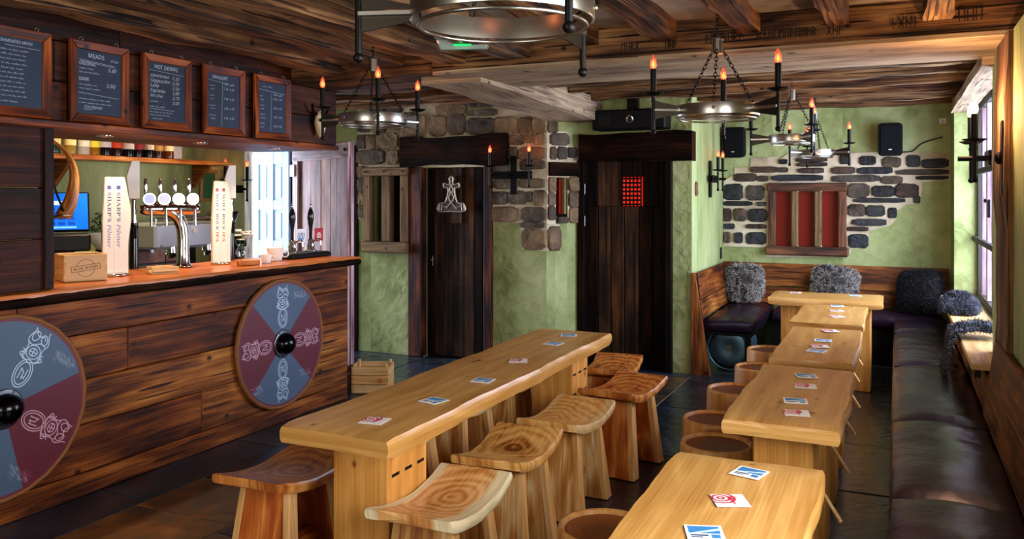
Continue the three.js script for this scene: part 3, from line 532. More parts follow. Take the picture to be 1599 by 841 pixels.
const boards = [
  ['framed chalkboard of closely written paragraphs', [T('RECOMMENDED MENU', .08, .09, 25, 'sans-serif'), LN(.3, .13, .95, .14), ...['our kitchen serves hearty', 'plates all day every day', 'hot meats and warm bread', 'stews of the season with', 'roast roots and gravy', 'ask at the bar for more', 'platters to share with', 'your crew and a horn of', 'mead or two by the fire', 'orders taken at the bar', 'until the end of the day'].map((t, i) => T('~' + t, .06, .2 + i * .065, 24)), T('~enjoy your feast', .1, .93, 24)]],
  ['framed chalkboard headed MEADS with two prices', [T('MEADS', .25, .12, 40, 'sans-serif'), T('175ml', .74, .14, 22), LN(.06, .16, .86, .2), LN(.08, .18, .84, .22), T('ORIGINAL', .05, .24, 30, 'sans-serif'), T('~sweet honey', .06, .3, 25), T('~and floral taste', .06, .36, 25), T('5.60', .68, .3, 36), T('DARK', .05, .48, 32, 'sans-serif'), T('~the darker one', .06, .55, 25), T('~with black cherry', .06, .61, 25), T('5.60', .64, .55, 38), LN(.04, .67, .94, .71), T('~* Drinking horns to take home', .04, .77, 22), T('~- horn spoons with your feast', .06, .83, 22), T('£10 deposit', .16, .9, 26), LN(.14, .92, .34, .92)]],
  ['framed chalkboard headed HOT DRINKS with a price list', [T('HOT DRINKS', .17, .11, 40, 'sans-serif'), LN(.05, .14, .95, .17), ...[['Americano', '2.20'], ['Cappuccino', '2.50'], ['Latte', '2.50'], ['Espresso', '1.80'], ['Hot Choc', '2.70'], ['~Infused', '2.00']].flatMap(([a, b], i) => [T(a, .06, .25 + i * .085, i < 4 ? 34 : 28), T(b, .64, .26 + i * .085, 34)]), T('~extra shot cream', .06, .76, 22), LN(.05, .79, .7, .8), T('~All coffee can be made to', .05, .85, 22), T('~decaf or with any milk', .05, .9, 22), T('~Vegan milk', .12, .96, 24)]],
  ['framed chalkboard headed DRAUGHT ruled in two columns', [T('DRAUGHT', .15, .11, 38, 'sans-serif'), LN(.04, .14, .6, .17), LN(.46, .17, .43, .98), T('half   pint', .52, .2, 24), ...[['sample', 'line'], ['words', 'set'], ['others', 'lines'], ['several', 'words']].flatMap(([a, b], i) => [T('~' + a, .05, .25 + i * .18, 27), T('~' + b, .09, .31 + i * .18, 27), T('2.10   4.10', .5, .29 + i * .18, 24)])]],
  ['framed chalkboard ruled in two columns at the canopy end', [T('~CASK ALES', .15, .11, 36, 'sans-serif'), LN(.03, .16, .95, .2), LN(.47, .2, .43, .98), T('half   pint', .54, .25, 24), ...[['Dark', 'ruby'], ['Amber', 'best'], ['Blonde', 'summer'], ['Porter', '5.2%']].flatMap(([a, b], i) => [T('~' + a, .05, .3 + i * .18, 27), T('~' + b, .07, .37 + i * .18, 27), T('1.90   3.70', .52, .34 + i * .18, 24)])]],
];
boards.forEach(([label, lines], i) => {
  const b = thing('chalkboard', label + ' above the bar', 'chalkboard', [-3.918, 2.203, -[2.677, 3.147, 3.604, 4.062, 4.519][i]], Math.PI / 2, 'chalkboards above the bar');
  const W = .365, H = .43, F = .045;
  const mit = (len, flip) => { const g = cbox(len, F, .026, .004); return warp(g, (x, y, z) => [x - Math.sign(x) * (y + F / 2) * (Math.abs(x) > len / 2 - .02 ? 1 : 0), y, z + .013 + (y + F / 2 > F * .6 ? -.006 : 0)]); };
  for (const [len, px, py, rz] of [[W, 0, -H / 2 + F / 2, 0], [W, 0, H / 2 - F / 2, Math.PI], [H, -W / 2 + F / 2, 0, -Math.PI / 2], [H, W / 2 - F / 2, 0, Math.PI / 2]]) mesh('frame_rail', boxUV(mit(len), 0), M.frame[0], b, [px, py, 0], [0, 0, rz]);
  mesh('slate', plate(W - 2 * F + .004, H - 2 * F + .004), std({ map: canvasTex(360, 444, (c, w, h) => chalk(c, w, h, lines)), roughness: .6 }), b, [0, 0, .012]);
  for (const x of [-.11, .11]) mesh('hook', tube([[x, .21, .01], [x + .006, .228, .016], [x, .236, .008], [x - .004, .225, 0]], .0022, 12, 5), steel, b);
});

// ---------------------------------------------------------------- shields
const shieldTex = canvasTex(1024, 1024, (c, w) => {
  c.translate(w / 2, w / 2); const R = w / 2;
  for (let q = 0; q < 4; q++) { c.fillStyle = q % 2 ? '#5a1526' : '#44566e'; c.beginPath(); c.moveTo(0, 0); c.arc(0, 0, R, -Math.PI * .75 + q * Math.PI / 2, -Math.PI * .25 + q * Math.PI / 2); c.fill(); }
  let s = 99; const r = () => { s = (s * 1664525 + 1013904223) >>> 0; return s / 4294967296; };
  for (let i = 0; i < 260; i++) { c.globalAlpha = .05 + r() * .1; c.fillStyle = r() < .5 ? '#c8ccd4' : '#12080c'; const a = r() * 6.28, d = Math.sqrt(r()) * R; c.beginPath(); c.ellipse(Math.cos(a) * d, Math.sin(a) * d, 2 + r() * 9, 1 + r() * 3, r() * 6, 0, 7); c.fill(); }
  for (const [a, d] of [[-1.05, .86], [.8, .8], [2.35, .9]]) for (let i = 0; i < 60; i++) { c.globalAlpha = .12; c.fillStyle = '#c9cdd3'; c.beginPath(); c.ellipse(Math.cos(a) * d * R + (r() - .5) * 150, Math.sin(a) * d * R + (r() - .5) * 60, 8 + r() * 18, 2 + r() * 5, .5, 0, 7); c.fill(); }
  c.globalAlpha = .92;
  for (let q = 0; q < 4; q++) {
    c.save(); c.rotate(q * Math.PI / 2); c.strokeStyle = q % 2 ? '#c9a3b4' : '#b9cbe2'; c.lineWidth = 6; c.lineCap = 'round';
    const P = f => { c.beginPath(); f(); c.stroke(); }, E = (x, y, a, b, t = 0) => P(() => c.ellipse(x, y, a, b, t, 0, 7));
    E(0, -215, 56, 82); E(0, -215, 42, 66); P(() => { c.moveTo(-18, -180); c.lineTo(-18, -240); c.lineTo(4, -222); c.lineTo(4, -185); c.moveTo(22, -245); c.lineTo(22, -190); c.lineTo(4, -200); });
    E(0, -345, 46, 40); E(0, -345, 26, 22); P(() => { c.moveTo(-26, -345); c.lineTo(26, -345); c.moveTo(0, -367); c.lineTo(0, -322); });
    P(() => { c.moveTo(-40, -290); c.bezierCurveTo(-90, -310, -30, -350, -60, -390); c.bezierCurveTo(-90, -420, -40, -450, -50, -480); });
    P(() => { c.moveTo(40, -290); c.bezierCurveTo(90, -310, 30, -350, 60, -390); c.bezierCurveTo(90, -420, 40, -450, 50, -480); });
    P(() => { c.moveTo(-50, -300); c.bezierCurveTo(20, -280, -20, -270, 50, -300); c.moveTo(-55, -390); c.bezierCurveTo(0, -360, 0, -430, 55, -395); c.moveTo(-40, -470); c.bezierCurveTo(-10, -400, 20, -480, 40, -430); });
    E(-30, -435, 22, 30, .4); E(32, -430, 20, 30, -.4); E(-62, -315, 14, 12); E(62, -315, 14, 12);
    P(() => { c.moveTo(-70, -345); c.lineTo(-45, -330); c.moveTo(70, -345); c.lineTo(45, -330); });
    c.restore();
  }
  c.globalAlpha = 1; c.strokeStyle = '#6a1a28'; c.lineWidth = 12; c.beginPath(); c.arc(0, 0, R - 8, 0, 7); c.stroke();
});
const shieldFace = std({ map: shieldTex, roughness: .5 }), rimMat = std({ map: tPale.map, color: 0x9a7448, roughness: .7 });
const bossMat = std({ color: 0x2a2a2c, roughness: .18, metalness: 1 }), flangeMat = std({ color: 0x6a6c70, roughness: .35, metalness: 1 });
function shield(label, d, y, turn) {
  const s = thing('shield', label, 'shield', [-3.93, y, -d], Math.PI / 2, 'painted round shields on the bar front');
  const R = .44, disc = new THREE.CircleGeometry(R - .01, 64); mesh('face', disc, shieldFace, s, [0, 0, .034], [0, 0, turn]);
  mesh('backing', cyl(R - .008, R - .008, .03, 64).rotateX(Math.PI / 2), rimMat, s, [0, 0, .017]);
  const rim = new THREE.TorusGeometry(R, .014, 8, 72); warp(rim, (x, y2, z) => { const k = 1 + .004 * Math.sin(Math.atan2(y2, x) * 23); return [x * k, y2 * k, z * 1.3]; }); mesh('rim', rim, rimMat, s, [0, 0, .022]);
  mesh('flange', lathe([[.055, .0], [.095, .0], [.097, .006], [.09, .009], [.06, .011]], 40).rotateX(Math.PI / 2), flangeMat, s, [0, 0, .035]);
  mesh('boss', lathe([[.075, 0], [.076, .02], [.068, .05], [.045, .074], [.02, .084], [.0005, .086]], 40).rotateX(Math.PI / 2), bossMat, s, [0, 0, .04]);
  for (let i = 0; i < 6; i++) mesh('rivet', ball(.006, .087 * Math.cos(i * 1.047), .087 * Math.sin(i * 1.047), .045, 8, 6), flangeMat, s);
}
shield('round shield quartered blue and crimson, its arms upright, beside the long table', 4.613, .566, 0);
shield('round shield quartered blue and crimson, its quarters turned askew', 2.608, .574, -.55);

// ---------------------------------------------------------------- things on and behind the bar
const BT = 1.122;
function label(w, h, draw, cw, ch, mat = {}) { return [plate(w, h), std({ map: canvasTex(cw, ch, draw), roughness: .5, ...mat })]; }
{ // wooden branded box
  const b = thing('wooden_box', 'pale wooden box branded BLUE MOON on the bar', 'box', [-4.2, BT, -3.26], 1.15);
  for (const [x, w, r] of [[-.105, .2, 1], [.105, .2, 1]]) cut(b, 'side', M.pale[0], [.014, .15, .2], [x, .075, 0], 2);
  cut(b, 'front', M.pale[0], [.224, .15, .014], [0, .075, .1], 0); cut(b, 'rear', M.pale[0], [.224, .15, .014], [0, .075, -.1], 0); cut(b, 'bottom', M.pale[0], [.2, .012, .19], [0, .007, 0], 0);
  const pr = thing; const [g, m] = label(.2, .13, (c, w, h) => {
    c.fillStyle = '#c89a63'; c.fillRect(0, 0, w, h); for (let i = 0; i < 60; i++) { c.globalAlpha = .08; c.fillStyle = i % 2 ? '#8a5a2a' : '#e8c796'; c.fillRect(0, (i * 37 % h), w, 1 + i % 3); } c.globalAlpha = .9;
    c.strokeStyle = c.fillStyle = '#5a3418'; c.lineWidth = 7; c.translate(w / 2, h / 2); c.beginPath(); c.arc(0, 0, 100, 0, 7); c.stroke(); c.rotate(-.12); c.fillStyle = '#c89a63'; c.fillRect(-155, -32, 310, 64); c.strokeRect(-155, -32, 310, 64); c.fillStyle = '#5a3418'; c.font = 'bold 46px sans-serif'; c.textAlign = 'center'; c.fillText('BLUE MOON', 0, 16);
  }, 420, 272); mesh('brand_print', g, m, b, [0, .075, .1085]);
}
function tapTower(name, lb, pos, turn, h, w, words, sub, col) {
  const t = thing(name, lb, 'beer tap', pos, turn);
  const prof = [[-w / 2, 0], [w / 2, 0], [w / 2, h * .3], [w * .62, h * .55], [w * .62, h * .68], [w * .36, h], [-w * .36, h], [-w / 2, h * .55]].map(p => new THREE.Vector2(...p));
  const g = new THREE.ExtrudeGeometry(new THREE.Shape(prof), { depth: .05, bevelEnabled: true, bevelSize: .006, bevelThickness: .006, bevelSegments: 2 }); g.translate(0, .012, -.025);
  mesh('housing', g, std({ color: 0xe6dcc8, roughness: .35 }), t);
  const [pg, pm] = label(w * .34, h * .92, (c, cw, ch) => { c.fillStyle = '#efe7d8'; c.fillRect(0, 0, cw, ch); c.save(); c.fillStyle = col; c.fillRect(cw * .25, 14, cw * .5, 34); c.restore(); c.translate(cw / 2, 70); c.rotate(Math.PI / 2); c.fillStyle = '#241a78'; c.font = 'bold ' + cw * .62 + 'px serif'; c.textBaseline = 'middle'; c.fillText(words, 0, 0); const mw = c.measureText(words).width; c.fillStyle = sub[1]; c.font = (sub[2] || 'italic ') + cw * .62 + 'px serif'; c.fillText(sub[0], mw + 14, 0); }, 96, 760);
  mesh('lettering', pg, pm, t, [w * .13, h * .5, .0315]); mesh('lettering', pg, pm, t, [-w * .26, h * .5, .0315]);
  mesh('foot', lathe([[.001, 0], [w * .62, 0], [w * .62, .012], [w * .5, .02], [.001, .02]], 24), chrome, t);
  return t;
}
tapTower('tap_tower', "tall cream tap tower lettered SHARP'S Pilsner on the bar", [-4.24, BT, -3.52], 1.0, .57, .13, "SHARP'S", ['Pilsner', '#5030a8'], '#4a4a90');
tapTower('tap_tower', 'tall pale tap tower lettered WOLF ROCK IPA on the bar', [-4.28, BT, -4.42], .95, .56, .11, 'WOLF ROCK', ['IPA', '#a80820', 'bold '], '#a03040');
for (const [x, d, lb] of [[-4.52, 3.9, 'slim cream tap handle rising behind the pilsner tower'], [-4.5, 4.75, 'slim grey tap handle rising behind the IPA tower']]) {
  const t = thing('beer_tap', lb, 'beer tap', [x, BT, -d], 1.0);
  mesh('paddle', new THREE.ExtrudeGeometry(new THREE.Shape([[-.028, .46], [.028, .46], [.028, .7], [-.016, .7], [-.046, .6]].map(p => new THREE.Vector2(...p))), { depth: .02, bevelEnabled: true, bevelSize: .003, bevelThickness: .003, bevelSegments: 1 }), white, t);
  mesh('ferrule', lathe([[.012, .46], [.018, .44], [.012, .42], [.022, .38], [.014, .34], [.02, .3], [.02, .24], [.012, .22]], 16), chrome, t);
  mesh('column', joinG([cyl(.025, .03, .3, 16, 0, .15, 0), rod([0, .28, 0], [0, .27, .08], .012), rod([0, .27, .08], [0, .2, .09], .01)]), blackGloss, t);
}
{ // chrome font with four lit badges
  const f = thing('beer_font', 'chrome beer font with four glowing round badges', 'beer tap', [-4.36, BT, -4.05], 1.02);
  mesh('column', joinG([lathe([[.001, 0], [.06, 0], [.062, .012], [.044, .03], [.04, .12]], 28).translate(.08, 0, 0), tube([[.08, .1, 0], [.08, .2, 0], [.07, .28, 0], [.04, .345, 0], [-.02, .385, 0], [-.1, .4, 0]], .04, 40, 20)]), chrome, f);
  mesh('manifold', lathe([[.001, -.19], [.03, -.185], [.042, -.15], [.045, 0], [.042, .15], [.03, .185], [.001, .19]], 20).rotateZ(Math.PI / 2).translate(0, .39, 0), chrome, f);
  for (let i = 0; i < 4; i++) {
    const x = -.135 + i * .09;
    const bd = mesh('badge', cyl(.038, .038, .016, 28).rotateX(Math.PI / 2), chrome, f, [x, .455, .035]); mesh('badge_light', new THREE.CircleGeometry(.033, 28), std({ color: 0xb8c0d8, emissive: i === 2 ? 0xc8f0dc : 0xb8c8ff, emissiveIntensity: .5 }), bd, [0, 0, .0085]);
    mesh('lever', lathe([[.001, .13], [.012, .12], [.015, .07], [.008, .0], [.001, 0]], 12), chrome, f, [x - .02, .46, .01]); mesh('spout', joinG([rod([x, .39, .03], [x, .38, .09], .011), rod([x, .38, .09], [x, .28, .1], .009)]), chrome, f);
  }
}
{ // hand pumps
  const t = thing('drip_tray', 'black drip tray under the two hand pumps', 'tray', [-4.2, BT, -5.18], Math.PI / 2);
  mesh('tray', warp(cbox(.5, .035, .22, .008), (x, y, z) => [x * (y > 0 ? .95 : 1), y + .0175, z]), black, t); mesh('grid', joinG([...Array(9).keys()].map(i => bx(.46, .003, .008, 0, .037, -.08 + i * .02))), steelDull, t);
  const mk = (d, lb, col, draw) => {
    const h = thing('hand_pump', lb, 'hand pump', [-4.2, BT + .038, -d], Math.PI / 2);
    mesh('base', lathe([[.001, 0], [.045, 0], [.045, .012], [.028, .025], [.034, .05], [.022, .07], [.026, .09], [.018, .1], [.001, .1]], 20), chrome, h);
    mesh('handle', lathe([[.001, .1], [.012, .1], [.012, .16], [.016, .2], [.026, .26], [.024, .3], [.014, .33], [.01, .34], [.001, .34]], 20), blackGloss, h); mesh('finial', lathe([[.001, .375], [.007, .37], [.01, .355], [.006, .34], [.001, .34]], 12), chrome, h);
    mesh('clip_board', bx(.105, .105, .006), std({ color: col, roughness: .5 }), h, [.05, .13, .04]); const [g, m] = label(.1, .1, draw, 128, 128); mesh('pump_clip', g, m, h, [.05, .13, .0435]);
    mesh('spout', tube([[0, .06, 0], [0, .09, .05], [0, .1, .09], [0, .05, .1]], .007, 14, 8), chrome, h);
  };
  mk(5.08, 'black hand pump with a blue and white clip', 0xdfe4ee, (c, w) => { c.fillStyle = '#e6ebf4'; c.fillRect(0, 0, w, w); c.strokeStyle = '#27407e'; c.lineWidth = 9; for (let i = 0; i < 5; i++) { c.beginPath(); c.moveTo(20 + i * 20, 100); c.quadraticCurveTo(10 + i * 28, 60, 34 + i * 18, 34); c.stroke(); } c.fillStyle = '#5a88c4'; c.fillRect(18, 88, 92, 12); });
  mk(5.3, 'black hand pump with a red clip and round badge', 0xb02028, (c, w) => { c.fillStyle = '#b3202c'; c.fillRect(0, 0, w, w); c.fillStyle = '#e8d8d0'; c.beginPath(); c.arc(64, 74, 36, 0, 7); c.fill(); c.strokeStyle = '#b3202c'; c.lineWidth = 5; c.beginPath(); c.arc(64, 74, 26, 0, 7); c.stroke(); c.beginPath(); c.moveTo(64, 56); c.lineTo(64, 92); c.moveTo(46, 74); c.lineTo(82, 74); c.stroke(); });
}
{
  const cupG = lathe([[.001, .006], [.026, .006], [.03, 0], [.032, .01], [.042, .06], [.04, .062], [.03, .012], [.001, .01]], 20);
  for (const [x, d, s, lb] of [[-4.05, 4.62, 1, 'small white cup on the bar beside the IPA tower'], [-4.14, 4.82, 1.5, 'wide cream bowl on the bar between tower and pumps']]) { const c = thing('cup', lb, 'cup', [x, BT, -d], .6); c.scale.setScalar(s); mesh('bowl', cupG, white, c); mesh('handle', new THREE.TorusGeometry(.016, .004, 6, 14), white, c, [.046, .034, 0]); }
  const tr = thing('wooden_caddy', 'small orange wooden block on the bar by the tower', 'block', [-4.03, BT, -4.42], 1.2); cut(tr, 'block', M.stool[1], [.14, .03, .07], [0, .015, 0], 0); cut(tr, 'lip', M.stool[0], [.14, .012, .01], [0, .036, .03], 0);
  const bx2 = thing('menu_box', 'low wooden tray on the bar behind the chrome font', 'tray', [-4.1, BT, -3.75], 1.1); cut(bx2, 'base', M.pale[0], [.16, .02, .12], [0, .01, 0], 0); cut(bx2, 'side', M.pale[0], [.16, .045, .01], [0, .022, .055], 0); cut(bx2, 'side', M.pale[0], [.16, .045, .01], [0, .022, -.055], 0);
}
{ // till
  const t = thing('till', 'black till with a lit blue keypad screen', 'till', [-4.5, BT, -3.36], 1.0);
  mesh('printer', bx(.3, .1, .22, 0, .2, 0, .01), black, t); mesh('stand', bx(.14, .2, .14, 0, .1, 0), black, t); mesh('case', bx(.3, .24, .03, 0, 0, 0, .008), black, t, [0, .38, .02], [-.25, 0, 0]);
  const em = canvasTex(256, 208, (c, w, h) => { c.fillStyle = '#0a58d8'; c.fillRect(0, 0, w, h); c.fillStyle = '#9cc4ff'; c.fillRect(60, 44, 140, 24); c.fillStyle = '#083a98'; for (let i = 0; i < 12; i++) c.fillRect(66 + (i % 3) * 46, 80 + Math.floor(i / 3) * 28, 34, 18); c.fillStyle = '#5aa0ff'; c.fillRect(60, 190, 140, 10); });
  mesh('screen', plate(.28, .22), std({ map: em, emissiveMap: em, emissive: 0xffffff, emissiveIntensity: .9, roughness: .2 }), t, [0, .384, .0365], [-.25, 0, 0]);
}
{ // back counter and coffee machine
  const b = thing('back_counter', 'dark back counter behind the bar', 'counter', [-5.4, 0, -4.4]);
  mesh('cabinet', bx(.55, .88, 3.4, 0, .44, 0), black, b); cut(b, 'worktop', M.barDark[0], [.6, .04, 3.45], [.01, .9, 0], 2);
  for (let i = 0; i < 5; i++) { const d = mesh('door', bx(.02, .74, .62), M.barDark[1], b, [.285, .46, -1.34 + i * .67]); mesh('handle', bx(.02, .12, .012), steelDull, d, [.02, .2, .24]); }
  const m = thing('coffee_machine', 'wide chrome espresso machine behind the bar', 'machine', [-5.38, .92, -5.05], Math.PI / 2);
  mesh('body', bx(.78, .2, .46, 0, .36, -.02, .02), std({ color: 0xc4c8cc, roughness: .38, metalness: .6 }), m); mesh('base', bx(.78, .1, .5, 0, .06, 0, .015), std({ color: 0xb4b8bc, roughness: .38, metalness: .6 }), m); mesh('back_panel', bx(.74, .2, .1, 0, .2, -.2), chrome, m); mesh('drip_grid', bx(.7, .012, .3, 0, .116, .08), chrome, m); mesh('cup_rail', joinG([rod([-.38, .5, .2], [.38, .5, .2], .008), rod([-.38, .46, .2], [-.38, .5, .2], .006), rod([.38, .46, .2], [.38, .5, .2], .006)]), chrome, m);
  for (const x of [-.2, .18]) { const g = mesh('group_head', joinG([cyl(.04, .045, .06, 20), cyl(.032, .03, .05, 20, 0, -.05, 0)]), chrome, m, [x, .26, .17]); mesh('portafilter', joinG([rod([0, -.05, .03], [0, -.06, .18], .014)]), black, g); }
  for (const x of [-.34, .34]) mesh('steam_wand', tube([[x, .3, .2], [x, .25, .26], [x, .14, .25]], .006, 12, 6), chrome, m);
  for (const x of [0, .32]) mesh('gauge', cyl(.025, .025, .01, 16).rotateX(Math.PI / 2), white, m, [x, .4, .215]);
  const gr = thing('coffee_grinder', 'black coffee grinder with clear hopper behind the bar', 'grinder', [-5.38, .92, -5.62], Math.PI / 2);
  mesh('body', joinG([bx(.18, .32, .24, 0, .16, 0, .02), bx(.1, .05, .1, 0, .26, .14)]), black, gr); mesh('hopper', lathe([[.03, .32], [.035, .36], [.1, .5], [.1, .52], [.095, .52], [.03, .36]], 20), std({ color: 0x22242a, roughness: .15 }), gr); mesh('lid', cyl(.102, .102, .02, 20, 0, .53, 0), black, gr);
}
{ // shelf and bottles
  const s = thing('bottle_shelf', 'long wooden shelf of bottles on the green wall', 'shelf', [-5.55, 1.9, -4.6]);
  cut(s, 'board', M.stool[1], [.26, .035, 2.3], [0, -.018, 0], 2); for (const z of [-.95, .4]) mesh('bracket', new THREE.ExtrudeGeometry(new THREE.Shape([[0, 0], [.2, 0], [.0, -.2]].map(p => new THREE.Vector2(...p))), { depth: .035, bevelEnabled: false }).translate(-.12, -.035, 0), M.bar[0], s, [0, 0, z]);
  cut(s, 'upright', M.stool[1], [.22, .34, .03], [0, .17, .75], 1);
  const bg = lathe([[.001, 0], [.036, 0], [.038, .01], [.038, .15], [.03, .185], [.014, .21], [.013, .27], [.016, .272], [.016, .285], [.001, .285]], 18), lab = lathe([[.0385, .065], [.0385, .12]], 18), cap = lathe([[.017, .262], [.017, .29], [.001, .292]], 12);
  const kinds = [['pale gold', 0xd8c060, 0xe8e0a0, 0xc8a030], ['clear', 0xe8ecec, 0xd8dcd0, 0x888888], ['golden', 0xc89020, 0xd8d040, 0x202020], ['black', 0x0a0a0c, 0xc8c8d0, 0x101010], ['rainbow labelled', 0x281008, 0xd04010, 0x208030], ['dark with white label', 0x0c0c10, 0xe4e0d8, 0x202020], ['dark red labelled', 0x140606, 0x902028, 0x101010], ['dark square labelled', 0x0a0808, 0xd8c8b0, 0x401010], ['brown', 0x301808, 0xb88848, 0x181008], ['amber', 0x8a4a10, 0xe0d0a0, 0x101010], ['deep green', 0x0a2a14, 0xd0c890, 0x802020], ['silver capped', 0xcfd4d8, 0x5070a0, 0xb0b0b0]];
  [4.2, 4.31, 4.41, 4.51, 4.61, 4.71, 4.81, 4.91, 5.01, 5.11, 4.08, 3.97].forEach((d, i) => {
    const k = kinds[i], o = thing('bottle', k[0] + ' spirit bottle on the shelf behind the bar', 'bottle', [-5.53 + rr(-.01, .01), 1.901, -d], rr(0, 6), 'bottles on the bar shelf');
    o.scale.set(1.15, rr(.95, 1.08), 1.15); mesh('glass', bg, [0, 1, 2, 9, 11].includes(i) ? new THREE.MeshPhysicalMaterial({ color: k[1], roughness: .08, transmission: .7, thickness: 0, ior: 1.45, side: THREE.DoubleSide }) : new THREE.MeshStandardMaterial({ color: k[1], roughness: .12 }), o); mesh('label', lab, std({ color: k[2], roughness: .6 }), o); mesh('cap', cap, std({ color: k[3], roughness: .4 }), o);
  });
  for (const [d, lb] of [[5.22, 'white printed notice pinned beside the bottles'], [5.36, 'second white notice pinned near the shelf end']]) { const p = mesh('paper_notice', bx(.004, .2, .11), white, null, [-5.69, 2.02, -d]); tag(p, lb, 'notice'); }
  const pf = thing('picture_frame', 'small gilt picture frame with a green picture under the shelf', 'picture', [-5.68, 1.69, -5.72], Math.PI / 2);
  mesh('frame', joinG([bx(.2, .03, .02, 0, .13, 0), bx(.2, .03, .02, 0, -.13, 0), bx(.03, .26, .02, -.09), bx(.03, .26, .02, .09)]), std({ color: 0xa88448, roughness: .4, metalness: .4 }), pf); mesh('picture', bx(.16, .24, .006), std({ color: 0x2c6a3c, roughness: .5 }), pf);
}
{ // drinking horn and plants
  const h = thing('drinking_horn', 'large curved drinking horn hanging beside the till', 'horn', [-4.3, 1.48, -3.2], 1.0);
  const c = new THREE.CatmullRomCurve3([[.02, .0, 0], [.06, .1, 0], [.075, .24, 0], [.04, .36, 0], [-.06, .45, 0]].map(p => V3(...p))), g = new THREE.TubeGeometry(c, 30, 1, 14), p = g.attributes.position;
  for (let i = 0; i <= 30; i++) { const o = c.getPointAt(i / 30), r = .04 * (1 - i / 30) + .004; for (let j = 0; j <= 14; j++) { const k = i * 15 + j; p.setXYZ(k, o.x + (p.getX(k) - o.x) * r, o.y + (p.getY(k) - o.y) * r, o.z + (p.getZ(k) - o.z) * r); } } g.computeVertexNormals();
  mesh('horn', g, std({ map: tStool.map, color: 0xe0c8a0, roughness: .3 }), h); mesh('rim', new THREE.TorusGeometry(.044, .007, 8, 24).rotateX(1.4).translate(.02, .0, 0), steel, h);
  mesh('strap', tube([[-.06, .45, 0], [-.05, .3, .03], [-.02, .15, .04], [.02, .03, .05]], .006, 20, 6), black, h);
  const v = thing('flower_vase', 'white flowers in a small vase on the back counter', 'vase', [-4.62, BT, -4.98]);
  mesh('vase', lathe([[.001, 0], [.03, 0], [.04, .04], [.02, .08], [.026, .1]], 16), pt({ color: 0xf0f0f0 }), v); const fl = []; for (let i = 0; i < 14; i++) { const a = rr(0, 6.3), q = rr(.02, .09), y = rr(.14, .21); for (let k = 0; k < 5; k++) fl.push(new THREE.SphereGeometry(.016, 8, 6).scale(1, .35, 1).translate(Math.cos(a) * q + .016 * Math.cos(k * 1.257), y, Math.sin(a) * q + .016 * Math.sin(k * 1.257))); } mesh('blossom', joinG(fl), white, v); mesh('stem', joinG([...Array(6).keys()].map(i => rod([0, .03, 0], [Math.cos(i) * .06, .16, Math.sin(i) * .06], .002, 5))), std({ color: 0x3f6a2c }), v);
  const pb = thing('potted_plant', 'small leafy plant in a white bowl on the back counter', 'plant', [-5.35, .92, -4.35]);
  mesh('bowl', lathe([[.001, 0], [.05, 0], [.1, .07], [.11, .12], [.1, .12]], 20), white, pb); mesh('pedestal', cyl(.06, .09, .28, 18, 0, .14, 0), black, pb, [0, 0, -.0]); pb.children[0].position.y = .28; const lv = []; for (let i = 0; i < 40; i++) lv.push(new THREE.SphereGeometry(.03, 6, 5).scale(1, .25, .5).rotateZ(rr(-.6, .9)).rotateY(rr(0, 6.3)).translate(rr(-.09, .09), .42 + rr(0, .13), rr(-.09, .09))); mesh('leaves', joinG(lv), std({ color: 0x33521f, roughness: .7 }), pb);
  const sk = thing('animal_skull', 'small bleached horned skull on the canopy end', 'skull', [-3.922, 2.13, -5.02], Math.PI / 2);
  const bone = std({ color: 0xd8c49a, roughness: .7 });
  mesh('cranium', warp(new THREE.SphereGeometry(1, 24, 20), (x, y, z) => { const w = .05 * (y > 0 ? 1 : 1 + y * .62), e = Math.exp(-((Math.abs(x) - .55) ** 2 + (y - .25) ** 2) * 14); return [x * w, y * .1, z * .04 + .035 - e * .03 * (z > 0)]; }), bone, sk);
  for (const s of [-1, 1]) { mesh('eye_socket', ball(.014), black, sk, [s * .026, .026, .062]); mesh('horn', tube([[s * .035, .07, .03], [s * .075, .09, .03], [s * .1, .14, .04]], .01, 12, 8), M.lintel[0], sk); }
  mesh('nasal_opening', ball(.009).scale(1, 1.7, .6), black, sk, [0, -.055, .05]);
}

// ---------------------------------------------------------------- candle bulbs, chandeliers, sconces
const bulbG = lathe([[.001, .0], [.012, .002], [.0165, .014], [.0175, .026], [.014, .044], [.007, .062], [.0005, .074]], 16), flameG = lathe([[.0005, .006], [.006, .014], [.0065, .024], [.003, .036], [.0005, .046]], 10);
const bulbMat = new THREE.MeshPhysicalMaterial({ color: 0xffb4a0, roughness: .08, transmission: .82, thickness: 0, ior: 1.45, side: THREE.DoubleSide });
const glow = std({ color: 0x000000, emissive: 0xff7a30, emissiveIntensity: 12 });
const candleG = cyl(.0155, .0155, .13, 16, 0, .065, 0), panG = lathe([[.004, -.006], [.03, -.004], [.052, .006], [.054, .01], [.03, .002], [.004, .0]], 28);
const stemG = joinG([cyl(.009, .009, .18, 12, 0, -.09, 0), ball(.014, 0, -.185, 0, 12, 10), cyl(.012, .012, .012, 12, 0, -.03, 0)]);
function candle(parent, x, y, z, power = .05, lit = glow, glass = bulbMat, stem = true) {      // y: height of the drip pan
  mesh('drip_pan', panG, iron, parent, [x, y, z]); mesh('candle_tube', candleG, iron, parent, [x, y, z]);
  if (stem) mesh('stem', stemG, iron, parent, [x, y, z]);
  const b = mesh('bulb', bulbG, glass, parent, [x, y + .13, z]); mesh('filament', flameG, lit, b);
  const l = new THREE.PointLight(0xffc490, power, 4, 2); l.position.set(0, .026, 0); l.castShadow = true; b.add(l);
}
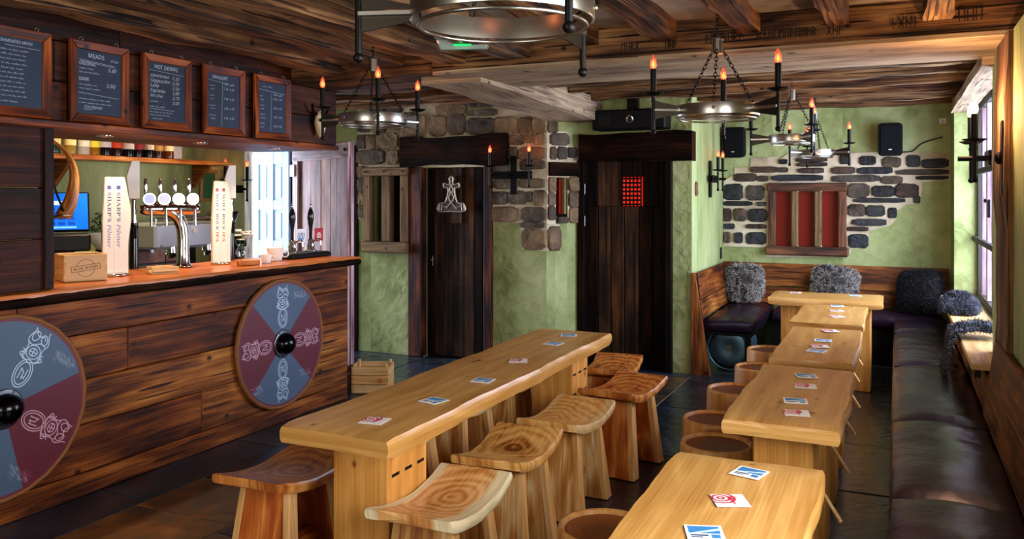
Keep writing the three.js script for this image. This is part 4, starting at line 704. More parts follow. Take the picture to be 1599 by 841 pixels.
function chainG(a, b, r = .0026, len = .03) {
  const A = V3(...a), B = V3(...b), L = A.distanceTo(B), n = Math.max(2, Math.round(L / (len * .82))), q = new THREE.Quaternion().setFromUnitVectors(V3(0, 1, 0), B.clone().sub(A).normalize()), out = [];
  for (let i = 0; i < n; i++) { const g = new THREE.TorusGeometry(len * .34, r, 5, 10); g.scale(.8, len / 2 / (len * .34) * 1.05, 1); if (i % 2) g.rotateY(Math.PI / 2); g.applyQuaternion(q); const p = A.clone().lerp(B, (i + .5) / n); out.push(g.translate(p.x, p.y, p.z)); }
  return joinG(out);
}
const ringSteel = std({ color: 0xb2aea6, roughness: .28, metalness: 1 }), ringDark = std({ color: 0x3a342c, roughness: .4, metalness: .9 });
function chandelier(label, x, d, ceil, turn, o = {}) {
  const { R = .345, r = .205, ry = 2.03, power = .03, lit = glow } = o;
  const c = thing('chandelier', label, 'chandelier', [x, 0, -d], 0, 'iron ring chandeliers');
  mesh('ring', lathe([[r - .004, -.028], [r + .004, -.028], [r + .004, .028], [r - .004, .028], [r - .004, -.028]], 56), ringSteel, c, [0, ry, 0]);
  mesh('inner_hoop', new THREE.TorusGeometry(r * .93, .005, 6, 48).rotateX(Math.PI / 2), ringSteel, c, [0, ry - .04, 0]);
  const hubY = Math.min(ceil - .12, ry + .33), chains = [];
  mesh('hub', joinG([cyl(.026, .026, .075, 20, 0, hubY, 0), cyl(.03, .03, .008, 20, 0, hubY + .036, 0)]), steel, c);
  mesh('ceiling_rose', lathe([[.001, -.03], [.014, -.03], [.03, -.022], [.06, -.006], [.062, 0], [.001, 0]], 28), iron, c, [0, ceil, 0]);
  mesh('chain', chainG([0, hubY + .04, 0], [0, ceil - .03, 0]), iron, c);
  for (let i = 0; i < 3; i++) {
    const a = turn + i * 2.0944, ca = Math.cos(a), sa = Math.sin(a), y = ry + .075;
    const g = warp(cbox(R - r - .004, .1, .005, .001), (px, py, pz) => [px, py * (px < 0 ? .42 : .95), pz]); g.translate((R + r) / 2, 0, 0);
    mesh('arm', g, ringDark, c, [0, ry, 0], [0, -a, 0]); mesh('arm', cbox(R - r, .016, .03, .003).translate((R + r) / 2, 0, 0), ringSteel, c, [0, ry, 0], [0, -a, 0]);
    candle(c, ca * R, y, sa * R, power, lit);
    const b = a + 1.0472; mesh('chain', chainG([Math.cos(b) * .03, hubY - .02, Math.sin(b) * .03], [Math.cos(b) * r, ry + .03, Math.sin(b) * r]), iron, c);
    mesh('rivet', ball(.009, Math.cos(b) * (r + .004), ry, Math.sin(b) * (r + .004), 8, 6), steel, c); mesh('rivet', ball(.009, ca * (r + .005), ry + .01, sa * (r + .005), 8, 6), steel, c);
  }
  mesh('cable', tube([...Array(9).keys()].map(i => { const a = turn + .3 + i * .5; return [Math.cos(a) * (r - .01), ry + .018 * Math.sin(i * 2), Math.sin(a) * (r - .01)]; }), .0035, 40, 6), black, c);
  return c;
}
// arms: angle in the plan, measured from +x towards +z
chandelier('large iron ring chandelier hanging low over the nearest table end', -.89, 1.87, 2.6, -1.35, { R: .37, r: .225, ry: 2.06 });
chandelier('iron ring chandelier hung beside the skull at the canopy end', -2.93, 4.3, 2.6, .89, { ry: 2.07 });
chandelier('iron ring chandelier in front of the rune-carved beam', -.83, 4.3, 2.6, -1.67, {});
chandelier('smaller iron chandelier over the middle of the alcove', -.72, 6.62, 2.54, -1.1, { R: .3, r: .165 });
chandelier('smaller iron chandelier close to the stone end wall', -.68, 8.12, 2.54, .2, { R: .3, r: .165, ry: 1.99 });
function sconce(label, pos, turn, half, o = {}) {
  const s = thing('wall_sconce', label, 'sconce', pos, turn);
  const { reach = .1, power = .03, lit = glow } = o;
  mesh('back_plate', joinG([warp(cbox(.045, .36, .012, .002), (x, y, z) => [x * (1 + .5 * Math.abs(y) / .18), y, z]), bx(.07, .07, .014)]), iron, s, [0, 0, .006]);
  mesh('boss', ball(.03).scale(1, 1, .6), iron, s, [0, 0, .02]);
  mesh('arm', joinG([warp(cbox(half * 2 + .02, .05, .012, .002), (x, y, z) => [x, y * (.5 + .9 * Math.abs(x) / half), z]), rod([0, 0, 0], [0, 0, reach], .012)]).translate(0, 0, 0), iron, s, [0, 0, reach * .5]);
  for (const k of [-1, 1]) { mesh('bracket', bx(.02, .02, reach * .6), iron, s, [k * half, 0, reach * .75]); candle(s, k * half, .08, reach, power, lit, o.glass); }
  return s;
}
sconce('black iron cross sconce with two candle bulbs on the rubble stone', [-3.262, 1.79, -7.1], 0, .2, { reach: .1 });
sconce('small black iron sconce on the plain green alcove wall', [-1.655, 1.76, -8.2], Math.PI / 2, .12, { reach: .1 });
sconce('glaring iron sconce with two lit bulbs by the leaded window', [.468, 1.78, -4.64], -Math.PI / 2, .1, { reach: .13, power: 1.1, lit: std({ color: 0, emissive: 0xffd8a8, emissiveIntensity: 60 }), glass: std({ color: 0xffffff, emissive: 0xffe0b4, emissiveIntensity: 5 }) });
sconce('iron sconce behind the bar by the street door', [-5.69, 1.66, -5.95], Math.PI / 2, .14, { reach: .12 });
{ // emergency light
  const e = thing('exit_light', 'grey ceiling box with a green glowing emergency sign', 'exit sign', [-2.2, 2.475, -4.12], .3);
  mesh('housing', bx(.32, .07, .11, 0, .03, 0, .01), std({ color: 0x8e9498, roughness: .5 }), e); mesh('diffuser', warp(cbox(.3, .06, .09, .01), (x, y, z) => [x * (y < 0 ? .9 : 1), y, z * (y < 0 ? .6 : 1)]), new THREE.MeshPhysicalMaterial({ color: 0x9aa5a2, roughness: .25, clearcoat: 1 }), e, [0, -.03, 0]);
  mesh('green_sign', bx(.1, .035, .004), std({ color: 0x0a3018, emissive: 0x18e070, emissiveIntensity: 1.6 }), e, [.0, -.028, .048]);
  const l = new THREE.PointLight(0x30ff90, .03, 1.5, 2); l.position.set(0, -.03, .08); l.castShadow = true; e.add(l);
}

// ---------------------------------------------------------------- tables
const oakSlab = std({ map: tOak.map, bumpMap: tOak.bump, bumpScale: .0006, roughness: .3 });
function table(label, cx, cd, L, W, o = {}) {
  const t = thing('plank_table', label, 'table', [cx, 0, -cd], o.turn || 0);
  const T = o.T || .065, H = .75;
  mesh('tabletop', liveSlab(L, W, T, { dish: o.dish ?? .004, wav: o.wav ?? .007, nz: o.nz || 26 }), o.mat || oakSlab, t, [0, H - T / 2, 0]);
  for (const z of o.legs) {
    const leg = mesh('leg', boxUV(cbox(o.lw || .25, H - T, o.lt || .28, .006), 1), M.oak[1], t, [o.lx || 0, (H - T) / 2, z]);
    if (o.slots) for (let r = 0; r < 2; r++) for (let k = 0; k < 3; k++) mesh('wedge', bx(.004, .012, .05), black, leg, [(o.lw || .25) / 2, .1 + r * .115, -.09 + k * .09]);
  }
  if (o.brace) for (const z of o.legs) mesh('brace', rod([.10, .5, z], [.2, .34, z], .008, 4), M.pale[0], t);
  if (o.rail) cut(t, 'rail', M.oak[1], [.06, .09, Math.abs(o.legs[0] - o.legs[1])], [0, o.rail, (o.legs[0] + o.legs[1]) / 2], 2);
  return t;
}
table('long narrow live-edge plank table beside the bar', -1.83, 3.68, 2.5, .46, { legs: [.94, -.97], T: .07, slots: true, nz: 50, wav: .009 });
table('short plank table closest to the tap towers side window, cut by the log stool', -.43, 2.13, 1.22, .45, { legs: [.3, -.3], lw: .24, brace: true, dish: .006 });
table('short plank table with four mats standing second in the bench row', -.395, 3.77, 1.13, .42, { legs: [.32, -.3], lw: .22, brace: true, dish: .008, wav: .009 });
table('dished plank table standing third in the bench row', -.4, 5.06, 1.13, .41, { legs: [.32, -.3], lw: .22, brace: true, dish: .014 });
table('plank table butting against the crossways table in the bench row', -.43, 6.4, 1.0, .45, { legs: [.3, -.3], lw: .22, brace: true });
table('crossways plank table in front of the end bench', -.54, 7.5, .88, .5, { turn: Math.PI / 2, legs: [.25, -.25], lw: .28, lt: .2 });
scene.children.filter(o => o.name === 'plank_table_001')[0].userData.label = 'short plank table in front of the bench with a pink swirl mat at its middle';

// ---------------------------------------------------------------- beer mats
const mats = [canvasTex(128, 128, (c, w) => { c.fillStyle = '#eeeeea'; c.fillRect(0, 0, w, w); c.fillStyle = '#2f7fc0'; c.fillRect(10, 10, 108, 62); c.fillStyle = '#bfe0f4'; c.beginPath(); c.moveTo(10, 72); c.lineTo(118, 24); c.lineTo(118, 44); c.lineTo(40, 72); c.fill(); c.fillStyle = '#1c3f78'; c.fillRect(14, 82, 60, 12); c.fillRect(14, 100, 40, 8); c.fillStyle = '#2f7fc0'; c.fillRect(84, 80, 30, 30); }),
  canvasTex(128, 128, (c, w) => { c.fillStyle = '#ece8e6'; c.fillRect(0, 0, w, w); c.strokeStyle = c.fillStyle = '#c02644'; c.lineWidth = 10; for (const r of [12, 32, 52]) { c.beginPath(); c.arc(34, 40, r, 0, 7); c.stroke(); } for (let i = 0; i < 6; i++) { c.beginPath(); c.moveTo(60 + i * 4, 20 + i * 14); c.lineTo(104 - i * 6, 30 + i * 15); c.lineTo(62, 40 + i * 13); c.fill(); } })];
const matM = mats.map(m => std({ map: m, roughness: .6 })), matEdge = std({ color: 0xe6e2da, roughness: .7 });
const matG = cbox(.094, .0016, .094, .0004), matP = plate(.093, .093).rotateX(-Math.PI / 2);
const nth = ['first', 'second', 'third', 'fourth', 'fifth', 'sixth'];
function beerMat(kind, x, d, where, dy = 0, n = 0, from = '') {
  const b = thing('beer_mat', (kind ? 'red swirl patterned' : 'blue and white printed') + ' beer mat, ' + nth[n] + ' along the ' + where + from, 'beer mat', [x, .7512 + dy, -d], rr(-.35, .35) + (kind ? .3 : 0), 'beer mats on the ' + where);
  mesh('card', matG, matEdge, b, [0, .0008, 0]); mesh('print', matP, matM[kind], b, [0, .0018, 0]);
}
[[1, -1.777, 2.619], [0, -1.734, 2.982], [0, -1.721, 3.407], [1, -1.763, 3.892], [0, -1.779, 4.413], [0, -1.8, 4.714]].forEach((m, i) => beerMat(...m, 'long table', .001 + .004 * ((m[2] - 3.68) / 1.25) ** 2, i, ' from its wedged leg'));
[[0, -.407, 2.604], [1, -.42, 2.352], [0, -.438, 2.102]].forEach((m, i) => beerMat(...m, 'first bench-row table', .001 + .006 * ((m[2] - 2.13) / .61) ** 2, i, ''));
[[0, -.384, 4.114], [1, -.369, 3.904], [0, -.379, 3.608], [1, -.352, 3.398]].forEach((m, i) => beerMat(...m, 'second table of the bench row', .001 + .008 * ((m[2] - 3.77) / .565) ** 2, i, ''));
[[1, -.371, 5.503], [0, -.39, 5.169], [1, -.391, 4.965], [0, -.394, 4.795]].forEach((m, i) => beerMat(...m, 'dished third table of the bench row', .002 + .014 * ((m[2] - 5.06) / .565) ** 2, i, ''));
[[0, -.412, 6.82], [1, -.402, 6.561], [1, -.383, 6.25]].forEach((m, i) => beerMat(...m, 'fourth table of the bench row', .001 + .004 * ((m[2] - 6.4) / .5) ** 2, i, ''));
[[1, -.8, 7.62], [0, -.316, 7.6]].forEach((m, i) => beerMat(...m, 'crossways table', .0025, i, ''));

// ---------------------------------------------------------------- saddle stools
// seats cut from one board: v0 pale sapwood borders, v1 a dark oval heart, v2 plain honey, v3 orange with dark streaks
const seatMat = [0, 1, 2, 3].map(k => {
  const P = [['7a4218', 'b87a40', 'd29a5c', 'e2b47a'], ['6e3c14', 'b27636', 'cf9a52', 'dcae6c'], ['8a4e1c', 'b9793a', 'd0994f', 'dfb26c'], ['5a260c', '9c5420', 'c27a38', 'd89850']][k].map(hx), pale = hx('efdcb0'), cx = [.42, .4, .7, .5][k], cy = [.5, .52, .3, .6][k];
  const f = (u, v) => Math.hypot((u - cx) * 1.7, (v - cy) * 1.15) + (fbm(u, v, 3, 3, 200 + k, 3) - .5) * .35;
  const t = dataTex(448, 256, (u, v) => {
    const g = f(u, v), fib = fbm(u, v, 5, 60, 210 + k, 2); let q = .62 + .2 * Math.sin(g * (k === 3 ? 34 : 40)) + (fib - .5) * .5 + (fbm(u, v, 4, 4, 220 + k, 3) - .5) * .6;
    if (k === 1) q -= .55 * Math.exp(-((((u - .4) / .16) ** 2 + ((v - .52) / .2) ** 2) ** 2));
    if (k === 3) q -= .5 * Math.max(0, fbm(u, v, 2, 9, 230, 2) - .55) * 4;
    let c = ramp(P, q); const e = Math.abs(v - .5) + (fbm(u, v, 4, 2, 240 + k, 3) - .5) * .16 + Math.abs(u - .5) * .08, s = k === 0 ? Math.min(1, Math.max(0, (e - .3) * 18)) : k === 2 ? .5 * Math.min(1, Math.max(0, (e - .4) * 18)) : 0;
    return c.map((x, i) => x + (pale[i] * (.9 + .2 * (fib - .5)) - x) * s);
  }, true, 1, 1);
  return std({ map: t, bumpMap: tStool.bump, bumpScale: .0003, roughness: .3 });
});
function seatUV(g) { const p = g.attributes.position, uv = g.attributes.uv; for (let i = 0; i < p.count; i++) uv.setXY(i, p.getZ(i) / .57 + .5, p.getX(i) / .36 + .5 + p.getY(i) * .5); return g; }
const stoolWood = std({ map: tStool.map, bumpMap: tStool.bump, bumpScale: .0006, roughness: .32 }), stoolRed = std({ map: tStool.map, bumpMap: tStool.bump, bumpScale: .0006, roughness: .35, color: 0xf0b88c });
function saddleStool(label, x, d, turn, mat, kind = 2) {
  const s = thing('saddle_stool', label, 'stool', [x, 0, -d], turn, 'saddle stools round the long table');
  mesh('seat', seatUV(liveSlab(.55, .32, .042, { dish: .048, wav: .009, nz: 22, bulge: .006 })), seatMat[kind], s, [0, .437, 0]);
  for (const k of [-1, 1]) {
    const g = warp(boxUV(cbox(.28, .43, .05, .006), 1), (px, py, pz) => { const b = (.215 - py) / .43; return [px * (.82 + .32 * b * b), py + .215, pz * (1 + .35 * b) + k * .05 * b]; });
    mesh('leg', boxUV(g, 1), mat, s, [0, 0, k * .14]);
    for (const e of [-1, 1]) mesh('sapwood_edge', boxUV(warp(cbox(.034, .425, .053, .004), (px, py, pz) => { const b = (.215 - py) / .43; return [px + e * (.127 * (.82 + .32 * b * b)), py + .215, pz * (1 + .35 * b) + k * .05 * b]; }), 1), M.pale[1], s, [0, 0, k * .14]);
  }
  cut(s, 'stretcher', mat, [.09, .045, .32], [0, .15, 0], 2, null, .005);
  return s;
}
saddleStool('two-tone saddle stool with pale borders tucked at the wedged table leg', -1.535, 2.72, .03, stoolWood, 0);
saddleStool('honey saddle stool with a dark oval heart in its seat', -1.575, 3.38, .06, stoolWood, 1);
saddleStool('honey saddle stool on the far side of the oval-heart stool', -1.54, 4.02, -.02, stoolWood);
saddleStool('orange saddle stool pulled out towards the log stools', -1.46, 4.74, -.12, stoolRed, 3);
saddleStool('orange saddle stool standing past the end of the long table', -1.72, 5.3, .1, stoolRed, 3);
saddleStool('reddish saddle stool standing between bar front and long table', -2.3, 2.77, .05, stoolRed, 3);
['reddish stool on the bar side opposite the oval-heart stool', 'honey stool on the bar side next to the far table leg', 'honey stool on the bar side beyond the far table leg'].forEach((l, i) => saddleStool(l, -2.2, [3.42, 4.05, 4.66][i], 0, i ? stoolWood : stoolRed));

// ---------------------------------------------------------------- log stools
const logSide = std({ map: tPale.map, bumpMap: tPale.bump, bumpScale: .0008, roughness: .45, color: 0xf4d8b0 });
const logTop = [0xffffff, 0xd8b48c].map(c => { const t = canvasTex(256, 256, (x, w) => { x.fillStyle = '#7a4a20'; x.fillRect(0, 0, w, w); x.translate(128, 128); for (let i = 60; i > 0; i--) { const k = i / 60; x.fillStyle = `rgb(${88 + 90 * Math.abs(Math.sin(i * 1.9)) * .5 + 30 * k},${50 + 50 * Math.abs(Math.sin(i * 1.9)) * .5 + 18 * k},${20 + 14 * k})`; x.beginPath(); x.ellipse(10 * (1 - k), 6 * (1 - k), 128 * k, 122 * k + 4 * Math.sin(i), i * .02, 0, 7); x.fill(); } }); return std({ map: t, roughness: .55, color: c }); });
const logG = lathe([[.144, .422], [.152, .434], [.157, .44], [.166, .438], [.17, .425], [.172, .3], [.168, .15], [.17, .03], [.165, .006], [.155, 0], [.001, 0]], 40), logT = (() => { const g = new THREE.CircleGeometry(.146, 40).rotateX(-Math.PI / 2), p = g.attributes.position; return warp(g, (x, y, z) => [x, y + .424 + .0 * p.count, z]); })();
const logs = ['swirl-topped log stool beside the table with the pink swirl mat', 'dark-topped log stool in front of the second bench-row table', 'log stool half hidden under the second bench-row table', 'log stool beside the dished third table', 'log stool beside the gap after the third table', 'log stool beside the fourth bench-row table'];
[[-.93, 2.8], [-.77, 3.97], [-.86, 4.4], [-.88, 5.12], [-.84, 5.85], [-.87, 6.55]].forEach(([x, d], i) => {
  const s = thing('log_stool', logs[i], 'stool', [x, 0, -d], i * 1.3, 'log stools along the bench row');
  const g = logG.clone(), uv = g.attributes.uv; for (let k = 0; k < uv.count; k++) { const u = uv.getX(k), v = uv.getY(k); uv.setXY(k, v * .9, u * 1.07 + i * .3); }
  mesh('trunk', g, logSide, s); mesh('dished_top', logT, logTop[i ? 1 : 0], s);
  for (let k = 0; k < 3; k++) mesh('drying_split', bx(.012, .26, .02), M.stoolRed[1], s, [Math.cos(k * 2.1) * .163, .2, Math.sin(k * 2.1) * .163], [0, -k * 2.1, 0]);
});

// ---------------------------------------------------------------- benches
const leather = new THREE.MeshPhysicalMaterial({ color: 0x1c0e1b, roughness: .3, specularColor: 0xc4c0ff, clearcoat: .15, clearcoatRoughness: .3, bumpMap: tGreen.bump, bumpScale: .008 });  // bluish specular tint puts the blue window sheen into the leather itself
const seam = std({ color: 0x0c080a, roughness: .5 });
function pad(w, h, d) {
  const g = new THREE.BoxGeometry(w, h, d, 10, 3, Math.max(8, Math.round(d * 14))), p = g.attributes.position, c = .03;
  for (let i = 0; i < p.count; i++) {
    let x = p.getX(i), y = p.getY(i), z = p.getZ(i); const ex = Math.max(0, Math.abs(x) - (w / 2 - c)) / c, ey = Math.max(0, Math.abs(y) - (h / 2 - c)) / c, ez = Math.max(0, Math.abs(z) - (d / 2 - c)) / c, l = Math.hypot(ex, ey, ez);
    if (l > 1) { x = Math.sign(x) * (Math.min(Math.abs(x), w / 2 - c) + ex / l * c); y = Math.sign(y) * (Math.min(Math.abs(y), h / 2 - c) + ey / l * c); z = Math.sign(z) * (Math.min(Math.abs(z), d / 2 - c) + ez / l * c); }
    if (y > 0) y += .022 * (1 - (2 * x / w) ** 2) * Math.min(1, (d / 2 - Math.abs(z)) / .05) + .006 * Math.cos(x / w * 3) * Math.cos(z / d * 2.6) + .004 * Math.sin(z * 9 + x * 6) + .003 * Math.sin(z * 23 - x * 13);
    p.setXYZ(i, x, y, z);
  }
  g.computeVertexNormals(); return boxUV(g, 2);
}
{
  const b = thing('leather_bench', 'long purple-black leather bench with a dark plank back along the windows', 'bench', [0, 0, 0]);
  for (const [a, c] of [[1.0, 2.3], [2.3, 3.49], [3.49, 4.67], [4.67, 6.2], [6.2, 7.65], [7.65, 8.43]]) mesh('seat_pad', pad(.45, .1, c - a - .006), leather, b, [.2, .41, -(a + c) / 2]);
  mesh('plinth', bx(.36, .35, 7.4), M.barDark[1], b, [.22, .18, -4.7]);
  for (const [y, x, m] of [[.56, .435, 0], [.76, .462, 1]]) for (const [a, c] of [[1, 3.2], [3.2, 4.95]]) cut(b, 'back_plank', M.bar[m], [.03, .195, c - a - .003], [x, y, -(a + c) / 2], 2, [0, 0, -.15]);
  cut(b, 'back_plank', M.bar[1], [.03, .2, 3.45], [.44, .565, -6.68], 2, [0, 0, -.12]);
}
{
  const l = thing('window_ledge', 'scrubbed pale wooden ledge below the leaded window', 'ledge', [.49, .69, -6.73]);
  mesh('board', boxUV(cbox(.26, .03, 3.4, .005), 2), M.pale[0], l, [.0, 0, 0]); mesh('apron', bx(.03, .04, 3.4), M.barDark[0], l, [-.1, -.035, 0]);
}
{
  const b = thing('corner_bench', 'corner bench with purple-black leather seat and brown plank back', 'bench', [0, 0, 0]);
  mesh('seat_pad', pad(.46, .11, 1.36), leather, b, [-1.37, .43, -8.24]); mesh('seat_pad', boxUV(pad(.44, .1, 1.5).rotateY(Math.PI / 2), 0), leather, b, [-.36, .42, -8.7]);
  mesh('plinth', bx(1.55, .36, .36), M.barDark[1], b, [-.36, .18, -8.74]); mesh('leg', bx(.05, .37, .05), black, b, [-1.2, .185, -7.6]); mesh('leg', bx(.05, .37, .05), black, b, [-1.6, .185, -7.6]); mesh('seat_frame', bx(.42, .03, 1.3), black, b, [-1.37, .36, -8.22]);
  for (const [y, h, m] of [[.585, .16, 1], [.79, .235, 0]]) { cut(b, 'back_plank', M.bar[m], [2.1, h, .03], [-.6, y, -8.88 + (0.79 - y) * .12], 0, [-.1, 0, 0]); }
  for (const [y, h, m] of [[.585, .16, 0], [.79, .235, 2]]) cut(b, 'back_plank', M.bar[m], [.03, h, 1.5], [-1.61 + (.79 - y) * .12, y, -8.2], 2, [0, 0, .12]);
  const sh = new THREE.Shape([[0, 0], [.165, 0], [.03, .905], [0, .905]].map(p => new THREE.Vector2(...p)));
  mesh('end_panel', boxUV(new THREE.ExtrudeGeometry(sh, { depth: .035, bevelEnabled: true, bevelSize: .003, bevelThickness: .003, bevelSegments: 1 }), 1), M.bar[0], b, [-1.665, 0, -7.46]);
}
{
  const k = thing('steel_keg', 'blue-grey steel keg lying under the corner bench', 'keg', [-1.39, .205, -7.95]);
  mesh('barrel', lathe([[.001, -.24], [.15, -.235], [.165, -.2], [.19, -.19], [.195, -.1], [.203, -.09], [.195, -.08], [.195, .08], [.203, .09], [.195, .1], [.19, .2], [.165, .21], [.15, .22], [.08, .225], [.001, .21]], 40).rotateX(Math.PI / 2), std({ color: 0x5d7f98, roughness: .35, metalness: .85 }), k);
  mesh('chime', new THREE.TorusGeometry(.19, .01, 8, 40), std({ color: 0x6f93ac, roughness: .35, metalness: .85 }), k, [0, 0, .235]); mesh('valve', cyl(.03, .03, .02, 18).rotateX(Math.PI / 2), steelDull, k, [0, 0, .225]);
}
// fur cushions and throws
function furOn(geo, n, len, mats, parent) {
  const sets = mats.map(() => []), sam = new MeshSurfaceSampler(new THREE.Mesh(geo)).setRandomGenerator(rnd).build(), P = V3(0, 0, 0), N = V3(0, 0, 0);
  for (let i = 0; i < n; i++) {
    sam.sample(P, N);
    const dir = N.clone().multiplyScalar(.5).add(V3(rr(-.8, .8), rr(-1, .25), rr(-.8, .8))).normalize(), q = P.clone().addScaledVector(dir, len * rr(.6, 1.3)), s = N.clone().cross(dir).normalize().multiplyScalar(.003);
    const a = P.clone().add(s), b = P.clone().sub(s), m = P.clone().lerp(q, .5).addScaledVector(N, .006);
    sets[Math.floor(fbm(P.x * 3 + 9, P.y * 3 + 9, 5, 5, 3, 2) * 1.6 * mats.length + rr(-.6, .6)) % mats.length]?.push(...a.toArray(), ...b.toArray(), ...m.toArray(), ...m.toArray(), ...b.toArray(), ...q.toArray());
  }
  sets.forEach((s, i) => { if (s.length) { const m = mesh('fur', fromTris(s), mats[i], parent); m.userData.kind = 'stuff'; } });
}
const furGrey = ['3a3634', '857f7a', 'b8b2ac'].map(c => std({ color: '#' + c, roughness: .85 })), furBlack = ['0a090a', '16141a', '2c2a33'].map(c => std({ color: '#' + c, roughness: .75 })), furDark = ['14141a', '343640', '5c5e6a'].map(c => std({ color: '#' + c, roughness: .8 }));
function cushion(label, pos, rot, w, h, mats) {
  const c = thing('fur_cushion', label, 'cushion', pos); c.rotation.set(...rot);
  const g = new THREE.SphereGeometry(1, 40, 28); warp(g, (x, y, z) => { const e = .42; const sx = Math.sign(x) * Math.pow(Math.abs(x), e), sy = Math.sign(y) * Math.pow(Math.abs(y), e), f = (1 - sx * sx * .55) * (1 - sy * sy * .55); return [sx * w / 2, sy * h / 2, z * .085 * Math.max(.25, f) * 1.2]; });
  mesh('pillow', g, mats[0], c); furOn(g, 7000, .035, mats, c);
}
cushion('silver-grey fur cushion in the bench corner below the stone wall', [-1.40, .72, -8.66], [-.25, .1, 0], .36, .36, furGrey);
cushion('grey fur cushion tilted behind the crossways table', [-.55, .745, -8.76], [-.2, .05, -.1], .42, .31, furGrey);
cushion('black fur cushion in the dark corner by the window', [.2, .7, -8.68], [-.2, -.5, 0], .42, .4, furBlack);
function throwFur(label, pos, fn, nu, nv, mats, len) {
  const t = thing('fur_throw', label, 'fur throw', pos), g = new THREE.PlaneGeometry(1, 1, nu, nv); warp(g, (x, y) => fn(x + .5, y + .5)); mesh('hide', g, mats[0], t); furOn(g, 7000, len, mats, t);
}
throwFur('dark fur throw heaped over the ledge end', [.44, .71, -7.3], (u, v) => { const a = u * 3.1416, w = Math.abs(Math.sin(v * 3.1416)); return [-Math.cos(a) * .13 * (.4 + .6 * w), .004 + Math.sin(a) * (.05 + .07 * w) * w ** .5 + .02 * Math.sin(v * 11 + u * 4) * w, .3 - v * .6]; }, 24, 30, furDark, .03);
throwFur('grey-black fur throw spilling off the ledge onto the bench back', [.49, .71, -6.0], (u, v) => { const x = u < .45 ? -.16 - .05 * (1 - u / .45) : -.16 + (u - .45) * .45, y = u < .45 ? .04 - (.45 - u) * .62 : .04 + .03 * Math.sin((u - .45) * 5.7); return [x, y + .015 * Math.sin(v * 9 + u * 6), (.17 - v * .34) * (1 + .2 * Math.sin(u * 5))]; }, 26, 22, furDark, .032);

// ---------------------------------------------------------------- speakers, box, crate, small fittings
function speaker(label, x, y, d, w, h) {
  const s = thing('wall_speaker', label, 'speaker', [x, y, -d]);
  const sh = new THREE.Shape(), r = .035; sh.moveTo(-w / 2 + r, -h / 2); sh.lineTo(w / 2 - r, -h / 2); sh.quadraticCurveTo(w / 2, -h / 2, w / 2, -h / 2 + r); sh.lineTo(w / 2, h / 2 - r); sh.quadraticCurveTo(w / 2, h / 2, w / 2 - r, h / 2); sh.lineTo(-w / 2 + r, h / 2); sh.quadraticCurveTo(-w / 2, h / 2, -w / 2, h / 2 - r); sh.lineTo(-w / 2, -h / 2 + r); sh.quadraticCurveTo(-w / 2, -h / 2, -w / 2 + r, -h / 2);
  mesh('cabinet', new THREE.ExtrudeGeometry(sh, { depth: .13, bevelEnabled: true, bevelSize: .008, bevelThickness: .012, bevelSegments: 3 }), dim({ color: 0x050609, roughness: .7 }), s, [0, 0, -.08]); mesh('grille', warp(cbox(w - .03, h - .03, .012, .006), (px, py, pz) => [px, py, pz * (1 + .8 * (1 - (px / w * 2) ** 2))]), dim({ color: 0x07080b, roughness: .8 }), s, [0, 0, .066]);
  mesh('badge', bx(.03, .008, .003), white, s, [0, -h / 2 + .055, .079]); mesh('bracket', bx(.06, .06, .08), black, s, [0, .02, -.11]); s.rotation.x = .08; return s;
}
speaker('rounded black speaker in the corner above the alcove sconce', -1.53, 2.15, 8.8, .2, .3); speaker('rounded black speaker high on the stone end wall', -.055, 2.14, 8.8, .2, .3);
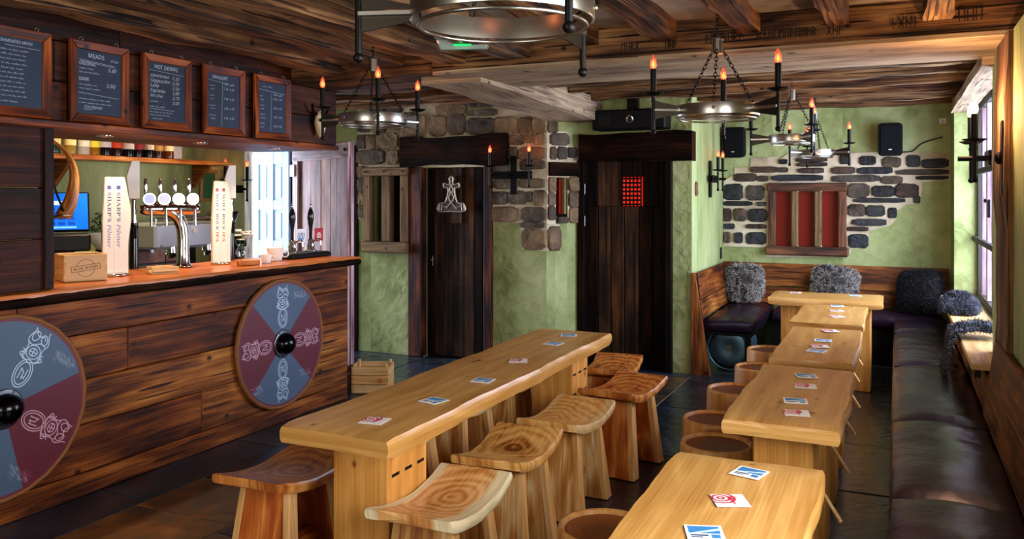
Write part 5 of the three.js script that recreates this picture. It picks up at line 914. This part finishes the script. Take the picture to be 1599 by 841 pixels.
{ const c = mesh('speaker_cable', tube([[.05, 2.02, -8.94], [.14, 2.03, -8.945], [.22, 2.1, -8.945], [.4, 2.16, -8.945]], .006, 24, 6), black); tag(c, 'thin black cable trailing from the end wall speaker', 'cable');
  const p = thing('projector', 'long black box with a round lens above the grille door', 'projector', [-2.19, 2.285, -7.33]); mesh('case', bx(.68, .18, .22, 0, 0, 0, .012), black, p); mesh('lens', lathe([[.001, 0], [.018, .0], [.03, .012], [.034, .012], [.034, -.01]], 24).rotateX(Math.PI / 2), chrome, p, [.02, 0, .115]); mesh('lens_glass', ball(.018).scale(1, 1, .5), blackGloss, p, [.02, 0, .118]); mesh('vent', joinG([...Array(5).keys()].map(i => bx(.12, .006, .004, -.22, -.04 + i * .02, .112))), std({ color: 0x222222 }), p); mesh('bracket', bx(.1, .3, .06), black, p, [0, .15, -.06]);
  const k = thing('wall_socket', 'small black wall socket above the bench corner', 'socket', [-1.664, 1.0, -8.8], Math.PI / 2); mesh('plate', bx(.08, .12, .01), black, k); mesh('switch', bx(.03, .03, .008), blackGloss, k, [0, .02, .008]);
  const s = thing('motion_sensor', 'little white sensor box high in the window corner', 'sensor', [.40, 2.31, -8.93]); mesh('case', bx(.06, .05, .03), white, s); mesh('lens', ball(.014).scale(1, 1, .5), std({ color: 0xbfbfb8, roughness: .3 }), s, [0, -.005, .016]);
}
{
  const c = thing('slatted_crate', 'small open slatted wooden crate on the floor by the bar end', 'crate', [-3.9, 0, -5.72], .42), W = .3, D = .24, H = .22;
  for (let i = 0; i < 3; i++) { const y = .04 + i * .072; for (const z of [-D / 2, D / 2]) cut(c, 'slat', M.pale[i % 2], [W, .066, .012], [0, y, z], 0); for (const x of [-W / 2, W / 2]) cut(c, 'slat', M.pale[(i + 1) % 2], [.012, .066, D], [x, y, 0], 2); }
  for (const x of [-W / 2 + .02, W / 2 - .02]) for (const z of [-D / 2 + .018, D / 2 - .018]) cut(c, 'corner_post', M.pale[0], [.024, .24, .024], [x, .12, z], 1);
  cut(c, 'bottom', M.pale[0], [W, .012, D], [0, .008, 0], 0); mesh('stamp', bx(.035, .035, .002), std({ color: 0xb05a28, roughness: .7 }), c, [.08, .11, D / 2 + .0075]);
}
renderer.render(scene, camera);
